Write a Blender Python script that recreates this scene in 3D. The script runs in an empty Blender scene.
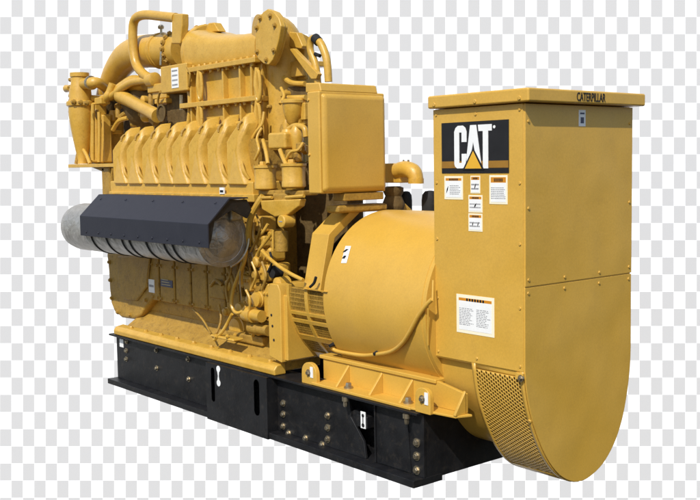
import bpy, bmesh, math, random
from mathutils import Vector, Matrix
random.seed(7)
scene = bpy.context.scene
R = math.radians

# ------------------------------------------------------------------ camera
F_PX, CX, CY = 999.4685, 350.0, 250.0            # focal length and centre in photograph pixels (700 x 500)
CAM = Vector((3.62835, -4.28346, 1.17903))
YAW, PITCH, ROLL = 0.876390, 0.085337, -0.016508
_cy, _sy, _cp, _sp = math.cos(YAW), math.sin(YAW), math.cos(PITCH), math.sin(PITCH)
FWD = Vector((-_sy * _cp, _cy * _cp, -_sp))
_r = Vector((_cy, _sy, 0)); _u = _r.cross(FWD)
RIGHT = math.cos(ROLL) * _r + math.sin(ROLL) * _u
UP = -math.sin(ROLL) * _r + math.cos(ROLL) * _u
cam_d = bpy.data.cameras.new('camera'); cam = bpy.data.objects.new('camera', cam_d)
scene.collection.objects.link(cam)
cam_d.sensor_width = 36; cam_d.sensor_fit = 'HORIZONTAL'; cam_d.lens = F_PX / 700 * 36
cam_d.clip_start = .1; cam_d.clip_end = 500
M = Matrix((RIGHT, UP, -FWD)).transposed().to_4x4(); M.translation = CAM
cam.matrix_world = M
scene.camera = cam

# ------------------------------------------------------------------ sky and sun
SUN = Vector((.32, -.61, .725)).normalized()
world = bpy.data.worlds.new('World'); scene.world = world; world.use_nodes = True
wn = world.node_tree; wn.nodes.clear()
wo = wn.nodes.new('ShaderNodeOutputWorld'); wb = wn.nodes.new('ShaderNodeBackground'); ws = wn.nodes.new('ShaderNodeTexSky')
ws.sky_type = 'NISHITA'; ws.sun_disc = False
ws.sun_elevation = math.asin(SUN.z); ws.sun_rotation = math.atan2(SUN.x, SUN.y)
wb.inputs[1].default_value = .15
wn.links.new(ws.outputs[0], wb.inputs[0]); wn.links.new(wb.outputs[0], wo.inputs[0])
sun_d = bpy.data.lights.new('sun', 'SUN'); sun_d.energy = 4.05; sun_d.angle = R(.6); sun_d.color = (1, .965, .91)
sun = bpy.data.objects.new('sun', sun_d); scene.collection.objects.link(sun)
sun.rotation_euler = SUN.to_track_quat('Z', 'Y').to_euler()
scene.view_settings.view_transform = 'Standard'; scene.view_settings.look = 'None'
scene.view_settings.exposure = 0.0; scene.view_settings.gamma = 1

# ------------------------------------------------------------------ materials
def nodes_of(name):
    m = bpy.data.materials.new(name); m.use_nodes = True
    nt = m.node_tree; return m, nt, nt.nodes['Principled BSDF']

def paint(name, base, alt, dirt=None, rough=.42, dirt_amount=.5, scale=6., bump=.03, metallic=0., spec=.4, grain=.0, wave=0.):
    """painted or bare metal with uneven colour, blotches of grime and a faint surface ripple"""
    m, nt, p = nodes_of(name)
    N = nt.nodes.new; Lk = nt.links.new
    co = N('ShaderNodeTexCoord')
    n1 = N('ShaderNodeTexNoise'); n1.inputs['Scale'].default_value = scale; n1.inputs['Detail'].default_value = 6
    Lk(co.outputs['Object'], n1.inputs['Vector'])
    r1 = N('ShaderNodeMapRange'); r1.inputs['From Min'].default_value = .35; r1.inputs['From Max'].default_value = .68
    Lk(n1.outputs['Fac'], r1.inputs['Value'])
    mx = N('ShaderNodeMix'); mx.data_type = 'RGBA'
    mx.inputs['A'].default_value = (*base, 1); mx.inputs['B'].default_value = (*alt, 1)
    Lk(r1.outputs[0], mx.inputs['Factor']); out = mx.outputs['Result']
    if dirt:
        n2 = N('ShaderNodeTexNoise'); n2.inputs['Scale'].default_value = scale * 2.7; n2.inputs['Detail'].default_value = 9; n2.inputs['Roughness'].default_value = .68
        Lk(co.outputs['Object'], n2.inputs['Vector'])
        r2 = N('ShaderNodeMapRange'); r2.inputs['From Min'].default_value = .53; r2.inputs['From Max'].default_value = .78; r2.inputs['To Max'].default_value = dirt_amount
        Lk(n2.outputs['Fac'], r2.inputs['Value'])
        m2 = N('ShaderNodeMix'); m2.data_type = 'RGBA'; m2.inputs['B'].default_value = (*dirt, 1)
        Lk(out, m2.inputs['A']); Lk(r2.outputs[0], m2.inputs['Factor']); out = m2.outputs['Result']
    if grain:
        n4 = N('ShaderNodeTexNoise'); n4.inputs['Scale'].default_value = 90; n4.inputs['Detail'].default_value = 3
        Lk(co.outputs['Object'], n4.inputs['Vector'])
        r4 = N('ShaderNodeMapRange'); r4.inputs['To Min'].default_value = 1 - grain; r4.inputs['To Max'].default_value = 1 + grain
        r4.inputs['From Min'].default_value = .3; r4.inputs['From Max'].default_value = .7
        Lk(n4.outputs['Fac'], r4.inputs['Value'])
        m4 = N('ShaderNodeMix'); m4.data_type = 'RGBA'; m4.blend_type = 'MULTIPLY'; m4.inputs['Factor'].default_value = 1
        Lk(out, m4.inputs['A']); Lk(r4.outputs[0], m4.inputs['B']); out = m4.outputs['Result']
    Lk(out, p.inputs['Base Color'])
    p.inputs['Roughness'].default_value = rough; p.inputs['Metallic'].default_value = metallic
    p.inputs['Specular IOR Level'].default_value = spec
    rr = N('ShaderNodeMapRange'); rr.inputs['To Min'].default_value = rough - .08; rr.inputs['To Max'].default_value = rough + .14
    Lk(n1.outputs['Fac'], rr.inputs['Value']); Lk(rr.outputs[0], p.inputs['Roughness'])
    if bump:
        n3 = N('ShaderNodeTexNoise'); n3.inputs['Scale'].default_value = 42; n3.inputs['Detail'].default_value = 4
        Lk(co.outputs['Object'], n3.inputs['Vector'])
        b = N('ShaderNodeBump'); b.inputs['Strength'].default_value = bump; b.inputs['Distance'].default_value = .02
        Lk(n3.outputs['Fac'], b.inputs['Height']); Lk(b.outputs[0], p.inputs['Normal'])
        if wave:
            n5 = N('ShaderNodeTexNoise'); n5.inputs['Scale'].default_value = 2.6; n5.inputs['Detail'].default_value = 1
            Lk(co.outputs['Object'], n5.inputs['Vector'])
            b5 = N('ShaderNodeBump'); b5.inputs['Strength'].default_value = wave; b5.inputs['Distance'].default_value = .06
            Lk(n5.outputs['Fac'], b5.inputs['Height']); Lk(b5.outputs[0], b.inputs['Normal'])
    return m

YEL = paint('yellow_sheet_paint', (.575, .330, .046), (.605, .355, .058), (.44, .25, .05), rough=.36, dirt_amount=.35, scale=2.6, bump=.03, spec=.5, grain=.05, wave=.25)
CAST = paint('yellow_cast_paint', (.535, .305, .038), (.585, .348, .056), (.22, .12, .018), rough=.36, dirt_amount=.45, scale=11, bump=.08, spec=.5, grain=.06)
GRIME_SHADE = paint('oily_shaded_yellow_paint', (.33, .185, .027), (.41, .24, .04), (.075, .042, .012), rough=.5, dirt_amount=.85, scale=9, bump=.2, spec=.35, grain=.12)  # oily dirt, and on recessed parts shade put into the colour
BLACK = paint('black_frame_paint', (.0065, .0065, .0075), (.012, .012, .013), (.05, .04, .03), rough=.45, dirt_amount=.55, scale=8, bump=.05, spec=.35)
SLATE = paint('dark_slate_paint', (.019, .020, .029), (.024, .025, .034), None, rough=.55, scale=8, bump=.03, spec=.3)
IRON_SHADE = paint('dark_iron_and_shade', (.10, .062, .022), (.155, .10, .036), (.03, .022, .012), rough=.75, dirt_amount=.8, scale=12, bump=.3, spec=.25)  # bare iron, and a dark stand-in for shade deep in the engine
STEEL = paint('bolt_steel', (.36, .30, .20), (.48, .42, .31), (.25, .18, .1), rough=.32, dirt_amount=.5, scale=30, bump=.05, metallic=.9)
RUBBER = paint('black_rubber', (.012, .012, .012), (.02, .02, .02), None, rough=.7, scale=20, bump=.1, spec=.3)
WHITE = paint('white_decal', (.78, .78, .76), (.82, .82, .80), None, rough=.5, scale=10, bump=0, spec=.3)
INK = paint('grey_print', (.24, .24, .25), (.36, .36, .36), None, rough=.6, scale=40, bump=0, spec=.2)
ORANGE = paint('amber_warning_print', (.55, .21, .012), (.60, .24, .016), None, rough=.5, scale=10, bump=0, spec=.3)
BLKINK = paint('black_print', (.012, .011, .012), (.016, .015, .016), None, rough=.45, scale=10, bump=0, spec=.3)
CREAM = paint('cream_print_border', (.85, .77, .56), (.87, .79, .58), None, rough=.5, scale=10, bump=0, spec=.3)
LOGOYEL = paint('logo_yellow', (.70, .38, .03), (.72, .40, .035), None, rough=.45, scale=10, bump=0, spec=.3)
BRONZE = paint('logo_bronze_band', (.26, .125, .018), (.32, .16, .022), None, rough=.4, scale=10, bump=0, spec=.3)
NAVY = paint('blue_nameplate', (.05, .055, .10), (.07, .075, .13), None, rough=.4, scale=20, bump=0)

def foil(name):
    m, nt, p = nodes_of(name); N = nt.nodes.new; Lk = nt.links.new
    co = N('ShaderNodeTexCoord'); v = N('ShaderNodeTexVoronoi'); v.inputs['Scale'].default_value = 7
    n = N('ShaderNodeTexNoise'); n.inputs['Scale'].default_value = 20; n.inputs['Detail'].default_value = 7; n.inputs['Distortion'].default_value = .6
    Lk(co.outputs['Object'], n.inputs['Vector']); Lk(co.outputs['Object'], v.inputs['Vector'])
    ad = N('ShaderNodeMath'); ad.operation = 'ADD'; Lk(n.outputs['Fac'], ad.inputs[0]); Lk(v.outputs['Distance'], ad.inputs[1])
    b = N('ShaderNodeBump'); b.inputs['Strength'].default_value = .42; b.inputs['Distance'].default_value = .03
    Lk(ad.outputs[0], b.inputs['Height']); Lk(b.outputs[0], p.inputs['Normal'])
    cr = N('ShaderNodeMix'); cr.data_type = 'RGBA'; cr.inputs['A'].default_value = (.27, .255, .225, 1); cr.inputs['B'].default_value = (.56, .54, .50, 1)
    Lk(n.outputs['Fac'], cr.inputs['Factor']); Lk(cr.outputs['Result'], p.inputs['Base Color'])
    p.inputs['Metallic'].default_value = .7; p.inputs['Roughness'].default_value = .5
    return m
FOIL = foil('crinkled_steel_foil')

# ------------------------------------------------------------------ mesh helpers
def at(px, py, **k):
    """point of the given plane (x=, y= or z=) seen at a pixel of the 700 x 500 photograph"""
    d = FWD + RIGHT * ((px - CX) / F_PX) - UP * ((py - CY) / F_PX)
    (ax, val), = k.items(); i = 'xyz'.index(ax)
    return CAM + d * ((val - CAM[i]) / d[i])

def link(o, parent=None):
    scene.collection.objects.link(o)
    if parent is not None: o.parent = parent
    return o

class MB:
    def __init__(s): s.bm = bmesh.new()
    def box(s, x0, x1, y0, y1, z0, z1):
        v = [s.bm.verts.new((x, y, z)) for z in (z0, z1) for y in (y0, y1) for x in (x0, x1)]
        for f in ((0, 2, 3, 1), (4, 5, 7, 6), (0, 1, 5, 4), (2, 6, 7, 3), (0, 4, 6, 2), (1, 3, 7, 5)):
            s.bm.faces.new([v[i] for i in f])
        return s
    def bpx(s, px0, py0, px1, py1, y, depth):
        a = at(px0, py0, y=y); b = at(px1, py1, y=y)
        return s.box(min(a.x, b.x), max(a.x, b.x), y, y + depth, min(a.z, b.z), max(a.z, b.z))
    def prism(s, pts, ax, a0, a1):
        """2-D outline (the two other axes in order) extruded along ax"""
        def mk(p, a):
            q = list(p); q.insert('xyz'.index(ax), a); return s.bm.verts.new(q)
        A = [mk(p, a0) for p in pts]; B = [mk(p, a1) for p in pts]; n = len(pts)
        s.bm.faces.new(A); s.bm.faces.new(B[::-1])
        for i in range(n): s.bm.faces.new((A[i], B[i], B[(i + 1) % n], A[(i + 1) % n]))
        return s
    def ppx(s, pix, y, depth):
        q = [at(a, b, y=y) for a, b in pix]
        return s.prism([(p.x, p.z) for p in q], 'y', y, y + depth)
    def loft(s, rings, cap=True):
        V = [[s.bm.verts.new(p) for p in r] for r in rings]; n = len(V[0])
        for a, b in zip(V, V[1:]):
            for i in range(n): s.bm.faces.new((a[i], a[(i + 1) % n], b[(i + 1) % n], b[i]))
        if cap: s.bm.faces.new(V[0][::-1]); s.bm.faces.new(V[-1])
        return s
    def tube(s, pts, r, n=14, sub=6, cap=True):
        """round tube through points, r one radius or one per point, corners eased"""
        P = [Vector(p) for p in pts]; rr = list(r) if isinstance(r, (list, tuple)) else [r] * len(P)
        if len(P) > 2 and sub:
            Q, q = [], []
            for i in range(len(P) - 1):
                p0, p1, p2, p3 = P[max(i - 1, 0)], P[i], P[i + 1], P[min(i + 2, len(P) - 1)]
                for k in range(sub):
                    t = k / sub
                    Q.append(.5 * ((2 * p1) + (p2 - p0) * t + (2 * p0 - 5 * p1 + 4 * p2 - p3) * t * t + (3 * p1 - p0 - 3 * p2 + p3) * t ** 3))
                    q.append(rr[i] + (rr[i + 1] - rr[i]) * t)
            Q.append(P[-1]); q.append(rr[-1]); P, rr = Q, q
        rings = []; ref = None
        for i, p in enumerate(P):
            t = (P[min(i + 1, len(P) - 1)] - P[max(i - 1, 0)]).normalized()
            if ref is None: ref = t.orthogonal().normalized()
            ref = (ref - t * ref.dot(t)).normalized(); b = t.cross(ref)
            rings.append([p + rr[i] * (math.cos(a) * ref + math.sin(a) * b) for a in [2 * math.pi * k / n for k in range(n)]])
        return s.loft(rings, cap)
    def tpx(s, pts, r, **k):
        return s.tube([at(a, b, y=y) for a, b, y in pts], r, **k)
    def cyl(s, p0, p1, r0, r1=None, n=24):
        return s.tube([p0, p1], [r0, r0 if r1 is None else r1], n=n, sub=0)
    def lathe(s, c, prof, ax='z', n=28):
        """rings (height, radius) about an axis through c"""
        rings = []
        for h, r in prof:
            ring = []
            for k in range(n):
                a = 2 * math.pi * k / n; u, w = r * math.cos(a), r * math.sin(a)
                d = {'z': (u, w, h), 'x': (h, u, w), 'y': (w, h, u)}[ax]
                ring.append(Vector(c) + Vector(d))
            rings.append(ring)
        return s.loft(rings)
    def quad(s, pts): s.bm.faces.new([s.bm.verts.new(p) for p in pts]); return s
    def build(s, name, mat, parent=None, bevel=0., seg=2, angle=38):
        bmesh.ops.recalc_face_normals(s.bm, faces=s.bm.faces)
        me = bpy.data.meshes.new(name); s.bm.to_mesh(me); s.bm.free()
        me.materials.append(mat)
        me.polygons.foreach_set('use_smooth', [True] * len(me.polygons))
        me.set_sharp_from_angle(angle=R(angle))
        o = link(bpy.data.objects.new(name, me), parent)
        if bevel:
            b = o.modifiers.new('bevel', 'BEVEL'); b.width = bevel; b.segments = seg; b.limit_method = 'ANGLE'; b.angle_limit = R(35); b.harden_normals = True
        return o

_bolt_me = {}
def bolt(parent, p, normal, r=.014, h=.012, mat=STEEL, name='bolt', n=6):
    key = (mat.name, n, name)
    if key not in _bolt_me:
        b = MB(); b.tube([(0, 0, -.3), (0, 0, .75), (0, 0, 1)], [1, 1, .8], n=n, sub=0)
        if n == 6: b.tube([(0, 0, -.3), (0, 0, .25)], [1.45, 1.45], n=16, sub=0)
        t = b.build(name, mat); me = t.data; bpy.data.objects.remove(t); _bolt_me[key] = me
    o = link(bpy.data.objects.new(name, _bolt_me[key]), parent)
    o.location = p; o.scale = (r, r, h); q_ = Vector(normal).to_track_quat('Z', 'Y')
    o.rotation_euler = (q_ @ Matrix.Rotation(random.random() * 6.28, 3, 'Z').to_quaternion()).to_euler()
    return o
NY, PX = (0, -1, 0), (1, 0, 0)

# ------------------------------------------------------------------ backdrop: an upright checked board
D = 18.; UNIT = D / F_PX
bm = MB(); h = 16
bm.quad([(-h, -h, 0), (h, -h, 0), (h, h, 0), (-h, h, 0)])
m, nt, p = nodes_of('checked_board'); N = nt.nodes.new; Lk = nt.links.new
co = N('ShaderNodeTexCoord'); sx = N('ShaderNodeSeparateXYZ'); Lk(co.outputs['Object'], sx.inputs[0])
def mth(op, a, b=None):
    q = N('ShaderNodeMath'); q.operation = op
    for i, v in enumerate((a, b)):
        if v is None: continue
        if isinstance(v, (int, float)): q.inputs[i].default_value = v
        else: Lk(v, q.inputs[i])
    return q.outputs[0]
u = mth('FLOOR', mth('DIVIDE', mth('ADD', sx.outputs[0], 350 * UNIT + 200 * 11.42 * UNIT), 11.42 * UNIT))
v = mth('FLOOR', mth('DIVIDE', mth('SUBTRACT', 250 * UNIT + 200 * 17.16 * UNIT, sx.outputs[1]), 17.16 * UNIT))
ck = mth('MODULO', mth('ADD', u, v), 2)
mx = N('ShaderNodeMix'); mx.data_type = 'RGBA'; mx.inputs['A'].default_value = (.98, .98, .98, 1); mx.inputs['B'].default_value = (.575, .570, .565, 1)
Lk(ck, mx.inputs['Factor']); Lk(mx.outputs['Result'], p.inputs['Base Color'])
p.inputs['Roughness'].default_value = 1; p.inputs['Specular IOR Level'].default_value = 0
bd = bm.build('backdrop', m); bd['kind'] = 'structure'
Mb = Matrix((RIGHT, UP, -FWD)).transposed().to_4x4(); Mb.translation = CAM + FWD * D
bd.matrix_world = Mb

# ------------------------------------------------------------------ the generator set
G = link(bpy.data.objects.new('diesel_generator_set', None))
G['label'] = 'yellow diesel engine and generator set on a black steel skid'
G['category'] = 'generator'

# ---- skid
SY, ZB, ZT, XL, XR = -.10, -.775, -.339, -4.795, -.718
def beam(y_web, sgn):
    b = MB()
    b.box(XL, XR, min(y_web, y_web - sgn * .02), max(y_web, y_web - sgn * .02), ZB + .02, ZT - .016)
    return b
g0, g1 = at(349, 404, y=SY), at(376, 404, y=SY)
web = MB()
w0, w1 = at(262, 400, y=SY).x, at(277, 400, y=SY).x
web.box(XL, w0, SY, SY + .02, ZB + .02, ZT - .016)
web.box(w1, g0.x - .02, SY, SY + .02, ZB + .02, ZT - .016)
gb = at(366, 464, y=SY)
web.prism([(g0.x - .02, ZB + .02), (gb.x, ZB + .02), (gb.x - .02, -.64), (g0.x + .015, -.5), (g0.x, ZT - .03), (g0.x - .02, ZT - .016)], 'y', SY, SY + .02)
skid = web.build('skid_beam', BLACK, G, bevel=.004)
b = MB(); b.box(g1.x, XR, SY, SY + .02, ZB + .02, ZT - .016); b.build('beam_end', BLACK, skid, bevel=.003)
b = MB(); b.box(g0.x - .15, g1.x + .1, SY + .13, SY + .15, ZB + .02, ZT - .016); b.build('pocket_plate', BLACK, skid)
b = MB(); b.box(g1.x - .012, g1.x, SY - .01, SY + .14, ZB + .02, ZT - .03); b.build('stiffener', BLACK, skid, bevel=.003)
b = MB(); b.prism([(g1.x + .30, ZT - .03), (g1.x + .33, ZB + .03), (g1.x + .04, ZB + .03)], 'y', SY - .006, SY - .001); b.build('gusset_plate', BLACK, skid)
b = MB(); q = at(357, 418, y=SY + .03); b.lathe((q.x, SY + .02, q.z), [(0, .055), (.03, .06), (.06, .055)], ax='y'); b.build('lifting_boss', BLACK, skid)
b = MB(); b.box(XL - .03, XR, SY - .088, SY + .16, ZB - .026, ZB + .02); b.build('bottom_flange', BLACK, skid, bevel=.003)
b = MB(); b.box(XL - .03, XR, SY - .06, SY + .16, ZT - .016, ZT); b.build('top_flange', BLACK, skid, bevel=.003)
b = MB(); b.box(XL, XR, 1.09, 1.11, ZB + .02, ZT - .016); b.box(XL, XR, .95, 1.2, ZB, ZB + .02); b.box(XL, XR, .95, 1.2, ZT - .016, ZT)
b.build('far_beam', BLACK, G)
b = MB(); b.box(XR - .03, XR - .004, SY + .02, 1.09, ZB + .002, ZT - .016); b.build('end_plate', BLACK, G, bevel=.003)
b = MB(); b.box(XL + .02, XL + .05, SY + .02, 1.09, ZB + .02, ZT - .016); b.build('cross_member', BLACK, G)
b = MB(); b.box(-2.9, -2.85, SY + .02, 1.09, ZB + .02, ZT - .016); b.build('cross_member', BLACK, G)
for bx, by in [(127, 341.5), (126.5, 350.5), (126.5, 359), (156.7, 350), (157, 368), (188.4, 359), (189, 379)]:
    bolt(skid, at(bx, by, y=SY), NY, .017, .02)
for bx, by in [(283.5, 403), (283.5, 414), (283.5, 426), (289, 433), (306, 438), (328, 415.5), (328, 427.5), (328, 439), (322.5, 444.5)]:
    bolt(skid, at(bx, by, y=SY), NY, .018, .022)
for bx, by in [(417, 442.5), (417, 456), (417, 470)]:
    bolt(skid, at(bx, by, y=SY), NY, .020, .022)
for bx, by in [(345.5, 399), (406.5, 416)]:
    bolt(skid, at(bx, by, y=SY - .05), (0, 0, -1), .016, .05)
# slotted side plate with two slots
def slot_ring(cx, cz, w, hh, n=8):
    return [(cx + w * math.cos(a), cz + (hh - w) * (1 if math.sin(a) >= 0 else -1) + w * math.sin(a)) for a in
            [math.pi / n * (k + .5) for k in range(2 * n)]]
a0, a1 = at(205.6, 362, y=SY - .095), at(268, 440, y=SY - .095)
pz0, pz1 = at(236, 428.5, y=SY - .095).z, at(236, 370, y=SY - .095).z
c1 = at(213, 384.5, y=SY - .095); c2 = at(256.7, 397.5, y=SY - .095)
mp = MB()
ys = SY - .095
loops = [[(a0.x, pz0), (a1.x, pz0), (a1.x, pz1), (a0.x, pz1)], slot_ring(c1.x, c1.z, .026, .135), slot_ring(c2.x, c2.z, .036, .135)]
eds = []
for lp in loops:
    vs = [mp.bm.verts.new((px_, ys, pz_)) for px_, pz_ in lp]
    eds += [mp.bm.edges.new((vs[k], vs[(k + 1) % len(vs)])) for k in range(len(vs))]
bmesh.ops.triangle_fill(mp.bm, edges=eds, use_beauty=True, use_dissolve=False)
for (x0, x1, z0, z1) in ((a0.x, a0.x + .004, pz0, pz1), (a0.x, a1.x, pz0, pz0 + .004), (a0.x, a1.x, pz1 - .004, pz1), (a1.x - .004, a1.x, pz0, pz1)):
    mp.box(x0, x1, ys + .001, SY - .002, z0, z1)
mplate = mp.build('slotted_plate', BLACK, G)
b = MB(); b.box(a0.x + .03, a1.x - .03, SY - .012, SY - .004, pz0 + .03, pz1 - .03); b.build('slot_backing', RUBBER, mplate)
b = MB()
for dz in (-.055, .055):
    q = at(218.3, 376, y=ys - .003); b.lathe((q.x, ys - .003, q.z + dz), [(0, .026), (.0025, .026)], ax='y', n=16)
b.prism([(q.x - .016, q.z + .05), (q.x + .016, q.z + .05), (q.x + .005, q.z), (q.x + .016, q.z - .05), (q.x - .016, q.z - .05), (q.x - .005, q.z)], 'y', ys - .004, ys - .001)
b.build('hook_mark', WHITE, mplate)

def decal(parent, x0, x1, z0, z1, y=0., head=.22, lines=4, border=CREAM, seed=1, icon=0, hm=ORANGE, split=False):
    """printed sign: border, white field, amber heading and rows of small grey print"""
    rnd = random.Random(seed); y -= .0055
    w, hgt = x1 - x0, z1 - z0; e = min(w, hgt) * .085
    b = MB(); b.box(x0, x1, y, y + .0025, z0, z1); d = b.build('warning_sign', border, parent)
    b = MB(); b.box(x0 + e, x1 - e, y - .001, y + .0005, z0 + e, z1 - hgt * head); b.build('white_field', WHITE, d)
    if head:
        b = MB(); b.box(x0 + e, x1 - e, y - .001, y + .0005, z1 - hgt * head, z1 - e); b.build('heading_band', hm, d)
        b = MB(); n = 7; wx = w * .5 / n; zc = z1 - e - (hgt * head - e) * .5
        for i in range(n):
            xx = x0 + w * .27 + i * wx
            b.box(xx, xx + wx * .62, y - .002, y - .0005, zc - hgt * head * .22, zc + hgt * head * .22)
        b.build('heading_print', BLKINK, d)
    zt_, zb_ = z1 - hgt * head - e * 2, z0 + e * 2.4
    st = (zt_ - zb_) / lines
    for c0, c1_ in (((.08, .48), (.54, .93)) if split else ((.30 if icon == 1 else .1, .92),)):
        b = MB()
        for k in range(lines):
            xx = x0 + w * c0; end = x0 + w * (c1_ - rnd.random() * .15)
            while xx < end:
                ww = min(end - xx, w * (.03 + rnd.random() * .07))
                b.box(xx, xx + ww, y - .002, y - .0005, zt_ - (k + .72) * st, zt_ - (k + .36) * st); xx += ww + w * .018
        b.build('small_print', INK, d)
    if icon:
        b = MB(); ic = []
        cx_ = [x0 + w * .17] if icon == 1 else ([x0 + w * .5] if icon == 2 else [x0 + w * .32, x0 + w * .7])
        zc = (zt_ + zb_) / 2; s_ = (zt_ - zb_) * .38
        for c in cx_:
            t = w * (.06 if icon != 2 else .1)
            b.prism([(c - t, zc - s_), (c + t * .3, zc - s_ * .2), (c - t * .6, zc), (c + t, zc + s_), (c - t * .3, zc + s_ * .3), (c + t * .5, zc + .1 * s_)], 'y', y - .0022, y - .0008)
        b.build('pictogram', BLKINK, d)
    return d

# ---- control cabinet (terminal box)
A, B = -.711, 1.009
b = MB(); b.box(A, -.004, 0, B, -.012, 1.5)
box = b.build('terminal_box', YEL, G, bevel=.012, seg=3)
b = MB(); b.box(-.718, .064, -.042, B + .045, 1.503, 1.579)
lid = b.build('lid', YEL, box, bevel=.012, seg=3)
# side sheet, end sheets with the seam
b = MB(); b.box(A + .004, -.010, -.0035, .004, 0, 1.497); side = b.build('side_panel', YEL, box, bevel=.0025)
b = MB(); b.box(-.008, .002, .006, B, .482, 1.497); ep = b.build('end_panel', YEL, box, bevel=.002)
END = [(1.012, .015), (1.004, -.12), (.974, -.28), (.922, -.44), (.84, -.575), (.727, -.676), (.6, -.727), (.505, -.735), (.41, -.712), (.30, -.645), (.20, -.535), (.115, -.39), (.055, -.25), (.02, -.12), (.004, 0)]
def smooth_curve(pts, sub=4):
    out = []
    for i in range(len(pts) - 1):
        p0, p1, p2, p3 = [Vector((*pts[min(max(j, 0), len(pts) - 1)], 0)) for j in (i - 1, i, i + 1, i + 2)]
        for k in range(sub):
            t = k / sub; v_ = .5 * ((2 * p1) + (p2 - p0) * t + (2 * p0 - 5 * p1 + 4 * p2 - p3) * t * t + (3 * p1 - p0 - 3 * p2 + p3) * t ** 3)
            out.append((v_.x, v_.y))
    out.append(pts[-1]); return out
ENDS = smooth_curve(END)
b = MB(); b.prism([(.004, .474), (B, .474)] + ENDS, 'x', -.010, .0); b.build('end_cover', YEL, box, bevel=.002)
def screws(parent, pts, normal, r=.0085):
    for p_ in pts: bolt(parent, p_, normal, r, .005, mat=YEL, name='screw', n=10)
screws(side, [(x, -.004, z) for z in (1.465, 1.06, .72, .36, .03) for x in (A + .03, -.03)] + [(-.36, -.004, .03), (-.36, -.004, 1.455)], NY)
screws(ep, [(.003, y, z) for y in (.03, .98) for z in (1.40, .92, .52)] + [(.003, y, .51) for y in (.35, .68)], PX)
screws(ep, [(.001, y, .445) for y in (.03, .35, .68, .98)], PX)
screws(lid, [(x, -.042, 1.525) for x in (-.66, -.33, 0)], NY, .012)
# logo panel
LX0, LX1, LZ0, LZ1 = -.634, -.108, 1.117, 1.415
b = MB(); b.box(LX0, LX1, -.007, -.003, LZ0, LZ1); logo = b.build('logo_panel', BLKINK, side)
LW, LH = LX1 - LX0, LZ1 - LZ0
def L2(u_, v_): return (LX0 + u_ * LW, LZ0 + v_ * LH)
yl = -.0085
b = MB(); b.prism([L2(0.004, .10), L2(.996, .10), L2(.996, .235), L2(.004, .235)], 'y', yl, -.0068); b.build('bronze_band', BRONZE, logo)
def letter(polys, mat, nm, y0=-.0105):
    b = MB()
    for pl in polys: b.prism([L2(q[0], .09 + (q[1] - .115) * 1.07) for q in pl], 'y', y0, -.0066)
    return b.build(nm, mat, logo)
# C, A, T in heavy condensed capitals
C_ = [(.245, .13), (.205, .20), (.205, .79), (.225, .86), (.262, .90), (.335, .90), (.372, .86), (.392, .79), (.392, .60), (.318, .60), (.318, .775), (.28, .775), (.28, .22), (.318, .22), (.318, .385), (.392, .385), (.392, .20), (.362, .13)]
def c_strips():
    return [[(.205, .20), (.28, .22), (.28, .775), (.205, .79)], [(.205, .79), (.28, .775), (.318, .775), (.335, .90), (.262, .90), (.225, .86)],
            [(.318, .775), (.318, .60), (.392, .60), (.392, .79), (.372, .86), (.335, .90)], [(.245, .12), (.33, .12), (.318, .22), (.28, .22), (.205, .20), (.215, .155)],
            [(.33, .12), (.362, .13), (.392, .20), (.392, .385), (.318, .385), (.318, .22)]]
letter(c_strips(), WHITE, 'letter')
letter([[(.372, .115), (.425, .115), (.492, .60), (.492, .90), (.448, .90)], [(.492, .60), (.56, .115), (.618, .115), (.537, .90), (.492, .90)]], WHITE, 'letter')
letter([[(.565, .90), (.574, .785), (.636, .785), (.712, .785), (.765, .785), (.765, .90)], [(.636, .785), (.636, .115), (.712, .115), (.712, .785)]], WHITE, 'letter')
letter([[(.335, .095), (.495, .49), (.655, .095)]], BLKINK, 'triangle_outline', -.0120)
letter([[(.372, .115), (.495, .43), (.618, .115)]], LOGOYEL, 'triangle', -.0135)
b = MB(); q = L2(.80, .875); b.lathe((q[0], -.0095, q[1]), [(0, .009), (.002, .009)], ax='y', n=14); b.build('registered_mark', WHITE, logo)

decal(side, -.615, -.463, .962, 1.100, lines=6, seed=2, icon=1, head=.2)
decal(side, -.402, -.326, 1.000, 1.102, lines=2, seed=3, icon=2, head=.24)
decal(side, -.419, -.309, .889, .990, lines=2, seed=4, icon=2, head=.24)
decal(side, -.420, -.310, .779, .883, lines=2, seed=5, icon=3, head=.24)
decal(side, -.255, -.119, .941, 1.105, lines=7, seed=6, icon=0, head=.26)
decal(side, -.522, -.222, .170, .400, lines=11, seed=7, icon=0, head=.16, split=True)
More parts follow.
